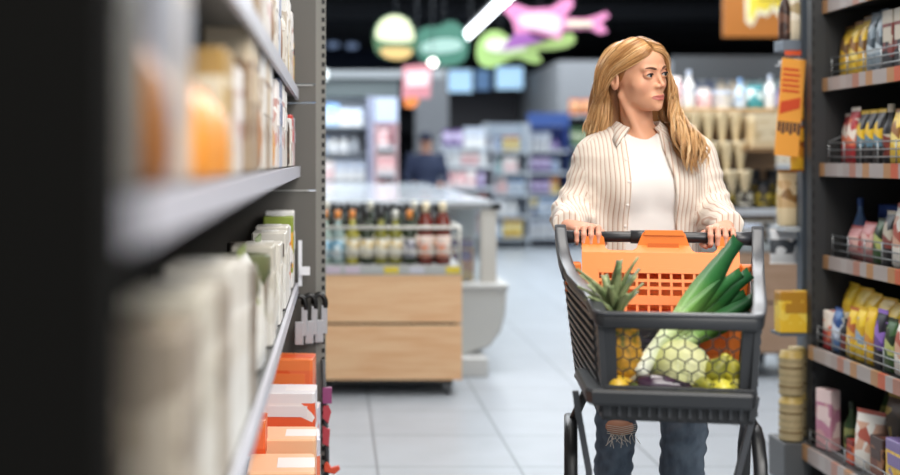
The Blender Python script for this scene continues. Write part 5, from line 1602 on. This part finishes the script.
def shirt_sdf(P):
    x, y, z = P
    t = torso_d(P, .016)
    t = t + .004 * np.sin(x * 85 + 6 * z) * np.clip((1.30 - z) * 8, .0, 1)
    t = np.maximum(t, z - 1.405); t = np.maximum(t, .80 - z)
    a, b_ = sleeves(P)
    d = smin(t, smin(a, b_, .001), .045)
    # underside armpit separation handled by blend; open front
    l = np.interp(z, [.8, 1.1, 1.25, 1.34, 1.40], [.850, .882, .886, .883, .878])
    r = np.interp(z, [.8, 1.1, 1.25, 1.34, 1.40], [1.065, 1.027, 1.013, .990, .987])
    cut = np.maximum(np.maximum(l - x, x - r), y - 3.90)
    d = smax(d, -cut, .006)
    # neck hole
    d = smax(d, -scap(P, (.938, 3.90, 1.36), (.934, 3.88, 1.50), .062, .070), .006)
    # cuffs open
    for c_, e_ in ((CR_, ER), (CL_, EL)):
        dv = (Vector(c_) - Vector(e_)).normalized()
        cutp = -((P[0] - c_[0]) * dv[0] + (P[1] - c_[1]) * dv[1] + (P[2] - c_[2]) * dv[2] - .012)
        near = np.sqrt((P[0] - c_[0]) ** 2 + (P[1] - c_[1]) ** 2 + (P[2] - c_[2]) ** 2) - .10
        d = np.maximum(d, np.minimum(-cutp, 1) * (near < 0) + (near >= 0) * -1.0)
    return d
Vs, Fs = surfnet(shirt_sdf, (.585, 3.56, .79), (1.29, 4.07, 1.42), .0052)
SH = bpy.data.materials.new('striped_cotton'); SH.use_nodes = True
nt = SH.node_tree; b = nt.nodes['Principled BSDF']; b.inputs['Roughness'].default_value = .85
b.inputs['Sheen Weight'].default_value = .15
at_ = nt.nodes.new('ShaderNodeAttribute'); at_.attribute_name = 'across'
def mnode(op, a, v=None):
    m = nt.nodes.new('ShaderNodeMath'); m.operation = op
    nt.links.new(a, m.inputs[0])
    if v is not None: m.inputs[1].default_value = v
    return m.outputs[0]
fr_ = mnode('FRACT', mnode('MULTIPLY', at_.outputs['Fac'], 1 / .0165))
nt.links.new(ramp(nt, fr_, [(0, '#e6dccf'), (.30, '#e6dccf'), (.42, '#c2a08c'), (.54, '#c2a08c'), (.62, '#e6dccf'), (.80, '#d8c8ba'), (.86, '#e6dccf')], 'LINEAR'), b.inputs['Base Color'])
me = npmesh('shirt', Vs, Fs, SH)
P = (Vs[:, 0], Vs[:, 1], Vs[:, 2])
td = torso_d(P, .016); sa, sb_ = sleeves(P)
s_t = (P[0] - .955) * (1 + .25 * np.clip((np.abs(P[0] - .955) - .08) * 8, 0, 1))
def arm_s(P, a, e, c):
    d1 = np.array(e) - np.array(a); d1 /= np.linalg.norm(d1); d2 = np.array(c) - np.array(e); d2 /= np.linalg.norm(d2)
    D1 = scap(P, a, e, .07); D2 = scap(P, e, c, .07)
    out = []
    for d_, o in ((d1, a), (d2, e)):
        u = np.cross(d_, [0, 1, 0]) if abs(d_[1]) < .8 else np.cross(d_, [0, 0, 1]); u /= np.linalg.norm(u); v_ = np.cross(d_, u)
        q = np.stack([P[i] - o[i] for i in range(3)], 1)
        out.append(np.arctan2(q @ v_, q @ u) * .066)
    return np.where(D1 < D2, out[0], P[0] * 1.05 + .004)
s_a = arm_s(P, SR, ER, CR_); s_b = arm_s(P, SL, EL, CL_)
across = np.where((sa < td - .004) & (sa <= sb_), s_a, np.where(sb_ < td - .004, s_b, s_t)) + 5
a_ = me.attributes.new('across', 'FLOAT', 'POINT'); a_.data.foreach_set('value', across.astype(np.float32))
shirt = wchild('shirt', me)
# t-shirt
def tee_sdf(P):
    t = torso_d(P, .000) + .0016 * np.sin(P[2] * 60 + P[0] * 25) * np.clip((1.16 - P[2]) * 10, 0, 1)
    t = np.maximum(t, P[2] - 1.40)
    t = smax(t, -(np.sqrt((P[0] - .938) ** 2 * 1.0 + (P[2] - 1.432) ** 2 * 1.05) - .068) - 100 * (P[1] > 3.90), .003)
    t = smax(t, -scap(P, (.938, 3.90, 1.36), (.934, 3.87, 1.50), .0545, .060), .003)
    return np.maximum(t, .86 - P[2])
Vt, Ft = surfnet(tee_sdf, (.76, 3.70, .85), (1.15, 4.04, 1.42), .0055)
wchild('t_shirt', npmesh('t_shirt', Vt, Ft, mat('#e6e1dc', .8)))
# collar: stand round the neck with two folded points
cm = MB(); ro = []; 
N = 41
for i in range(N):
    t = i / (N - 1); a = rad(-62 + (-236) * t) if False else None
cen = Vector((.938, 3.892, 0))
def collar_ring(t):
    """t 0..1 from image-left front edge round the back to image-right front edge"""
    ang = rad(236) + 0; 
    a = rad(-118) - t * rad(304 - 0)      # start front-left, go round the left side, back, right side
    a = rad(232 - 284 * t)
    return Vector((math.cos(a), math.sin(a), 0))
for i in range(N):
    t = i / (N - 1); d_ = collar_ring(t)
    edge = min(t, 1 - t)
    f_ = max(0, 1 - edge / .16)
    zt_ = 1.418 - .020 * f_
    top_in = cen + d_ * (.060 - .002 * f_) + Vector((0, 0, zt_))
    top_out = cen + d_ * (.067) + Vector((0, 0, zt_ + .003))
    sgn = -1 if t < .5 else 1
    low_out = cen + d_ * (.088 + .014 * f_) + Vector((sgn * .026 * f_, -.016 * f_, 1.388 - .046 * f_ ** 1.3))
    low_in = low_out + Vector((0, 0, -.002)) - d_ * .003
    mid = top_out.lerp(low_out, .5) + Vector((0, 0, .004)) + d_ * .002
    ro.append([top_in, top_out, mid, low_out, low_in, top_in.lerp(low_in, .5) + Vector((0, 0, -.004))])
cm.loft(ro)
me = cm.mesh('collar', SH, True)
a_ = me.attributes.new('across', 'FLOAT', 'POINT')
a_.data.foreach_set('value', [5 + (i // 6) * .0098 for i in range(len(me.vertices))])
cm_o = wchild('collar', me, shirt)
# buttons down the placket, set on the shirt surface
for zz in (1.30, 1.235, 1.165, 1.10):
    xx = float(np.interp(zz, [.8, 1.1, 1.25, 1.34, 1.40], [.850, .882, .886, .883, .878])) - .010
    ys_ = np.linspace(3.70, 3.9, 300); dd = shirt_sdf((np.full(300, xx), ys_, np.full(300, zz)))
    yy = ys_[np.argmax(dd < 0)]
    bt = MB(); bt.loft([[Vector((xx + r_ * math.cos(q), yy + o_, zz + r_ * math.sin(q))) for q in [2 * math.pi * j / 12 for j in range(12)]] for o_, r_ in ((.001, .0045), (-.0018, .0048), (-.0022, .003))])
    wchild('button', bt.mesh('button', mat('#e9e2da', .3), True), shirt)
# jeans
def jeans_sdf(P):
    d = sell(P, (.955, 3.92, .88), (.165, .112, .12))
    fo = .0025 * np.sin(P[2] * 90 + P[0] * 60) + .002 * np.sin(P[2] * 150 - P[0] * 90)
    for h_, k_, a_, r1, r2, r3 in ((HR, KR, AR, .085, .058, .056), (HL_, KL, AL, .088, .066, .062)):
        d = smin(d, scap(P, h_, k_, r1, r2) + fo, .015)
        d = smin(d, scap(P, k_, a_, r2, r3) + fo, .012)
    d = np.maximum(d, .10 - P[2]); d = np.maximum(d, P[2] - .96)
    # torn knee, open towards the camera
    rip = sell(P, (.853, 3.735, .494), (.047, .05, .019))
    d = smax(d, -rip, .003)
    return d
Vj, Fj = surfnet(jeans_sdf, (.76, 3.64, .09), (1.16, 4.07, .98), .006)
JM = noise_mat('denim', '#3f4a57', '#5f6b78', 22, .85, 6, (1, 1, .45))
jeans = wchild('jeans', npmesh('jeans', Vj, Fj, JM))
kp = MB().ell((.850, 3.772, .495), (.046, .035, .032), 16, 10)
wchild('knee_skin', kp.mesh('knee_skin', mat('#b98468', .5), True), jeans)
th_ = MB(); r_ = random.Random(9)
for k in range(16):
    xx = .815 + .075 * r_.random(); z0_ = .476 + .006 * r_.random()
    th_.tube([(xx, 3.736, z0_), (xx + r_.uniform(-.01, .01), 3.728, z0_ - .008), (xx + r_.uniform(-.018, .018), 3.734, z0_ - .02 - .02 * r_.random())], .0011, 4)
for k in range(5):
    z0_ = .482 + .006 * k
    th_.tube([(.808, 3.742, z0_), (.85, 3.730, z0_ - .004), (.896, 3.744, z0_ + .002)], .0011, 4)
wchild('frayed_threads', th_.mesh('frayed_threads', mat('#cfc6b9', .9), True), jeans)
for (a_, nm) in ((AR, 'r'), (AL, 'l')):
    sh_ = MB(); rings = []
    for y_, w_, h_, z_ in ((.055, .020, .045, .055), (.04, .032, .085, .06), (.0, .038, .10, .065), (-.05, .043, .062, .045), (-.12, .047, .05, .04), (-.17, .04, .042, .035), (-.195, .02, .03, .03)):
        rings.append([Vector((a_[0] + w_ * math.copysign(abs(math.cos(q)) ** .8, math.cos(q)), a_[1] + y_, max(.022, z_ + h_ * .5 * math.sin(q) + (.0 if math.sin(q) > 0 else .0)))) for q in [2 * math.pi * j / 18 for j in range(18)]])
    sh_.loft(rings)
    so = wchild('shoe', sh_.mesh('shoe', mat('#d9d6d2', .6), True))
    sl_ = MB(); sl_.loft([[Vector((a_[0] + x_ * s2, a_[1] + y_, z2)) for x_, y_ in ((-.028, .058), (-.042, .0), (-.05, -.12), (-.03, -.192), (0, -.202), (.03, -.192), (.05, -.12), (.042, 0), (.028, .058))] for z2, s2 in ((0, .96), (.022, 1), (.026, .98))])
    wchild('sole', sl_.mesh('sole', mat('#f0eeea', .6)), so)

# --- hair: clumped strands grown along guide curves
def WO(dx, dy, dz): return Vector(HC) + Vector((dx, dy, dz))
GL = [  # her right side (image left), from the parting down behind the ear; front -> back
 [hw((-.008, -.080, .078)), hw((-.036, -.079, .062)), hw((-.066, -.045, .040)), hw((-.081, .004, .020)), hw((-.087, .038, -.010)), WO(-.098, .035, -.060), WO(-.106, .05, -.115), WO(-.108, .06, -.160), WO(-.104, .06, -.195)],
 [hw((-.008, -.050, .104)), hw((-.045, -.048, .090)), hw((-.076, -.018, .058)), hw((-.087, .026, .022)), hw((-.093, .050, -.025)), WO(-.112, .042, -.070), WO(-.124, .055, -.120), WO(-.134, .06, -.155), WO(-.134, .06, -.185)],
 [hw((-.006, .0, .118)), hw((-.050, .005, .101)), hw((-.083, .032, .060)), hw((-.092, .058, .010)), hw((-.092, .07, -.04)), WO(-.116, .06, -.085), WO(-.130, .07, -.125), WO(-.141, .07, -.155), WO(-.142, .07, -.185)],
 [hw((-.0, .060, .105)), hw((-.035, .082, .085)), hw((-.064, .097, .04)), hw((-.070, .106, -.01)), hw((-.07, .11, -.06)), WO(-.100, .085, -.11), WO(-.115, .09, -.16), WO(-.12, .09, -.20), WO(-.12, .09, -.24)],
 [hw((.0, .085, .085)), hw((-.015, .105, .06)), hw((-.03, .113, .02)), hw((-.035, .118, -.03)), hw((-.035, .118, -.08)), WO(-.07, .095, -.13), WO(-.08, .10, -.18), WO(-.085, .10, -.23), WO(-.085, .1, -.27)],
]
GN = [
 [hw((-.05, .06, .03)), hw((-.06, .07, -.03)), WO(-.075, .05, -.07), WO(-.078, .045, -.12), WO(-.085, .045, -.165), WO(-.09, .045, -.20)],
 [hw((-.06, .06, .03)), hw((-.07, .06, -.03)), WO(-.095, .045, -.07), WO(-.105, .045, -.12), WO(-.118, .05, -.165), WO(-.12, .05, -.20)],
 [hw((-.05, .09, .03)), hw((-.06, .09, -.03)), WO(-.06, .07, -.07), WO(-.062, .065, -.12), WO(-.066, .065, -.165), WO(-.07, .06, -.20)]]
GR_ = [  # her left side (image right), in front of the shoulder
 [hw((-.004, -.084, .077)), hw((.024, -.088, .066)), hw((.055, -.072, .044)), hw((.080, -.050, .010)), WO(.104, -.010, -.030), WO(.100, -.015, -.085), WO(.092, -.050, -.135), WO(.098, -.105, -.185), WO(.112, -.120, -.240), WO(.128, -.124, -.305)],
 [hw((-.004, -.070, .092)), hw((.034, -.070, .082)), hw((.066, -.050, .052)), hw((.088, -.028, .010)), WO(.112, .004, -.035), WO(.112, .0, -.09), WO(.112, -.040, -.14), WO(.128, -.095, -.19), WO(.146, -.118, -.250), WO(.150, -.120, -.315)],
 [hw((-.002, -.02, .115)), hw((.040, -.015, .102)), hw((.075, .0, .068)), hw((.092, .012, .01)), WO(.115, .03, -.04), WO(.128, .02, -.10), WO(.138, -.02, -.145), WO(.152, -.08, -.19), WO(.170, -.11, -.24), WO(.168, -.112, -.285)],
 [hw((.0, .045, .110)), hw((.036, .06, .095)), hw((.07, .065, .05)), hw((.082, .07, -.01)), WO(.098, .08, -.06), WO(.12, .05, -.11), WO(.145, .0, -.15), WO(.168, -.06, -.19), WO(.180, -.10, -.235), WO(.170, -.11, -.275)],
 [hw((.0, .085, .09)), hw((.022, .103, .06)), hw((.045, .108, .015)), hw((.05, .112, -.04)), WO(.05, .12, -.09), WO(.07, .12, -.14), WO(.08, .12, -.19), WO(.085, .12, -.23), WO(.09, .12, -.26), WO(.09, .12, -.28)],
]
def resample(g, n):
    g = [np.array(p) for p in g]
    out = []
    m = len(g) - 1
    for i in range(n):
        t = i / (n - 1) * m; k = min(int(t), m - 1); u = t - k
        p0, p1, p2, p3 = g[max(k - 1, 0)], g[k], g[k + 1], g[min(k + 2, m)]
        out.append(.5 * ((2 * p1) + (-p0 + p2) * u + (2 * p0 - 5 * p1 + 4 * p2 - p3) * u * u + (-p0 + 3 * p1 - 3 * p2 + p3) * u ** 3))
    return np.array(out)
def torso_push(pts, off):
    """keep points outside the shirt"""
    for _ in range(3):
        d = shirt_sdf((pts[:, 0], pts[:, 1], pts[:, 2]))
        m = (d < off) & (pts[:, 2] < 1.43) & (pts[:, 0] > HC[0])
        pts[:, 1] -= np.where(m, (off - d) * 1.0, 0)
    return pts
def strands(guides, nclump, per, wave, nseg, r, seed, ph0):
    rg = np.random.RandomState(seed)
    Gs = np.array([resample(g, nseg) for g in guides])
    V = []; F = []; T = []; o = 0
    s = np.linspace(0, 1, nseg)
    for c in range(nclump):
        u = (c + rg.rand() * .9) / nclump * (len(guides) - 1)
        k = min(int(u), len(guides) - 2); f = u - k
        base = Gs[k] * (1 - f) + Gs[k + 1] * f
        lay = rg.rand()
        ctr = base[:, :2].mean(0)
        outv = base - np.array([HC[0], HC[1] + .01, 0])[None, :]; outv[:, 2] = 0
        outv /= np.linalg.norm(outv, axis=1)[:, None] + 1e-6
        tone = rg.rand()
        ph = ph0 + c * .55 + rg.rand() * 1.0
        cw_ = wave * s ** 1.5
        side = np.cross(np.gradient(base, axis=0), outv); side /= np.linalg.norm(side, axis=1)[:, None] + 1e-6
        wv = side * (np.sin(s * 17 + ph) * cw_)[:, None] + outv * (np.cos(s * 17 + ph) * cw_ * .7)[:, None]
        lift = outv * ((.006 * (lay - .5)) * np.minimum(1, s * 4) + .010 * (lay - .6) * s)[:, None]
        endcut = 1 - .16 * rg.rand()
        for j in range(per):
            a, b_ = rg.randn(2)
            spread = .0022 + .0042 * np.sin(np.minimum(s * 1.15, 1) * math.pi) ** .7 * .8 + .0015 * s
            p = base + wv + lift + side * (a * spread)[:, None] + outv * (abs(b_) * spread * .55)[:, None]
            p = p + side * (np.sin(s * 26 + j) * .0007)[:, None]
            e = endcut - .08 * rg.rand()
            pp = np.stack([np.interp(s * e, s, p[:, i]) for i in range(3)], 1)
            if guides is GR_: pp = torso_push(pp, .006 + .010 * rg.rand())
            tn = np.gradient(pp, axis=0); tn /= np.linalg.norm(tn, axis=1)[:, None] + 1e-9
            n1 = np.cross(tn, [0.31, 0.2, .93]); n1 /= np.linalg.norm(n1, axis=1)[:, None] + 1e-9
            n2 = np.cross(tn, n1)
            rr_ = r * (1 - .75 * s ** 3) * (.8 + .4 * rg.rand())
            ring = [pp + (n1 * math.cos(q) + n2 * math.sin(q)) * rr_[:, None] for q in (0, 2.094, 4.189)]
            vv = np.stack(ring, 1).reshape(-1, 3)
            V.append(vv)
            i0 = np.arange(nseg - 1) * 3
            for q in range(3):
                q2 = (q + 1) % 3
                F.append(np.stack([i0 + q, i0 + q2, i0 + 3 + q2, i0 + 3 + q], 1) + o)
            tv = np.clip(tone * .65 + rg.rand() * .35 + .30 * (s - .45), 0, 1)
            T.append(np.repeat(tv, 3)); o += nseg * 3
    return np.concatenate(V), np.concatenate(F), np.concatenate(T)
A = strands(GL, 84, 18, .0065, 26, .0011, 1, 0)
B = strands(GR_, 90, 20, .0225, 40, .0011, 2, 1.0)
C_ = strands(GN, 26, 16, .004, 20, .0012, 3, 2.0)
def cap_sdf(P):
    Q = to_head(P)
    d = sell(Q, (0, .016, .036), (.0765, .0965, .0805))
    # clip: behind a hairline plane running from forehead top down in front of the ears
    d = smax(d, -(Q[1] + .058 - (Q[2] - .055) * .9 * -1.0) * 1.0 if False else -(Q[1] * .80 + (Q[2] - .066) * .62 + .050), .004)
    d = smax(d, -(Q[2] + .035 + np.clip(Q[1] * -1.2, -.02, .2)), .004)
    # long hair mass behind the neck
    back = sell(P, (HC[0] - .045, HC[1] + .105, 1.44), (.085, .035, .17))
    back = smin(back, sell(P, (HC[0] + .06, HC[1] + .115, 1.45), (.06, .03, .15)), .03)
    back = smin(back, sell(P, (HC[0] - .01, HC[1] + .09, 1.54), (.078, .04, .09)), .04)
    return smin(d, back, .02)
Vc, Fc = surfnet(cap_sdf, (HC[0] - .16, HC[1] - .12, 1.24), (HC[0] + .16, HC[1] + .17, 1.70), .0045)
Vh, Fh = joinm([(A[0], A[1]), (B[0], B[1]), (C_[0], C_[1]), (Vc, Fc)])
HM = bpy.data.materials.new('blonde_hair'); HM.use_nodes = True
nt = HM.node_tree; b = nt.nodes['Principled BSDF']; b.inputs['Roughness'].default_value = .36; b.inputs['Specular IOR Level'].default_value = .55
at_ = nt.nodes.new('ShaderNodeAttribute'); at_.attribute_name = 'tone'
nt.links.new(ramp(nt, at_.outputs['Fac'], [(0, '#9c683a'), (.35, '#c39058'), (.7, '#dfb17a'), (1, '#f0d2a4')], 'LINEAR'), b.inputs['Base Color'])
me = npmesh('hair', Vh, Fh, HM)
tone = np.concatenate([A[2], B[2], C_[2] * .8, np.full(len(Vc), .05)])
a_ = me.attributes.new('tone', 'FLOAT', 'POINT'); a_.data.foreach_set('value', tone.astype(np.float32))
wchild('hair', me)

# ------------------------------------------------------------------ dark-clothed person far behind the freezer
t = thing('person', 'person in dark blue jacket and cap standing far behind the freezer', 'person', (1.16, 16.3, 0))
def far_sdf(P):
    d = sell(P, (0, 0, 1.535), (.082, .1, .115))
    d = smin(d, scap(P, (0, .01, 1.36), (0, .02, 1.46), .055), .02)
    d = smin(d, sell(P, (0, 0, 1.20), (.21, .13, .22)), .05)
    d = smin(d, sell(P, (0, 0, .95), (.18, .13, .2)), .05)
    for s_ in (-1, 1):
        d = smin(d, scap(P, (s_ * .20, 0, 1.34), (s_ * .26, -.02, 1.05), .06, .05), .03)
        d = smin(d, scap(P, (s_ * .26, -.02, 1.05), (s_ * .17, -.24, .98), .048, .035), .02)
        d = smin(d, sell(P, (s_ * .15, -.29, .975), (.035, .06, .03)), .02)
        d = smin(d, scap(P, (s_ * .10, 0, .88), (s_ * .11, 0, .10), .09, .055), .03)
        d = smin(d, scap(P, (s_ * .11, 0, .06), (s_ * .12, -.15, .05), .045, .04), .02)
    return d
Vp, Fp = surfnet(far_sdf, (-.36, -.4, -.01), (.36, .25, 1.68), .02)
me = npmesh('body', Vp, Fp, [mat('#b98a72', .6), mat('#1f2a44', .8), mat('#22242c', .8)])
me.polygons.foreach_set('material_index', [0 if (p.center.z > 1.40 or p.center.y < -.25) else (1 if p.center.z > .86 else 2) for p in me.polygons])
link('body', me, t)
cp = MB(); cp.loft([[(.093 * k_ * math.cos(q), .108 * k_ * math.sin(q) + .005, z_) for q in [2 * math.pi * j / 18 for j in range(18)]] for z_, k_ in ((1.555, 1), (1.60, .98), (1.64, .8), (1.662, .45), (1.668, .1))])
cp.prism([(0, 0)], 0, 0) if False else None
cp.box(-.07, .07, -.185, -.08, 1.558, 1.568)
cp.build('cap', mat('#141c34', .8), t, smooth=True)
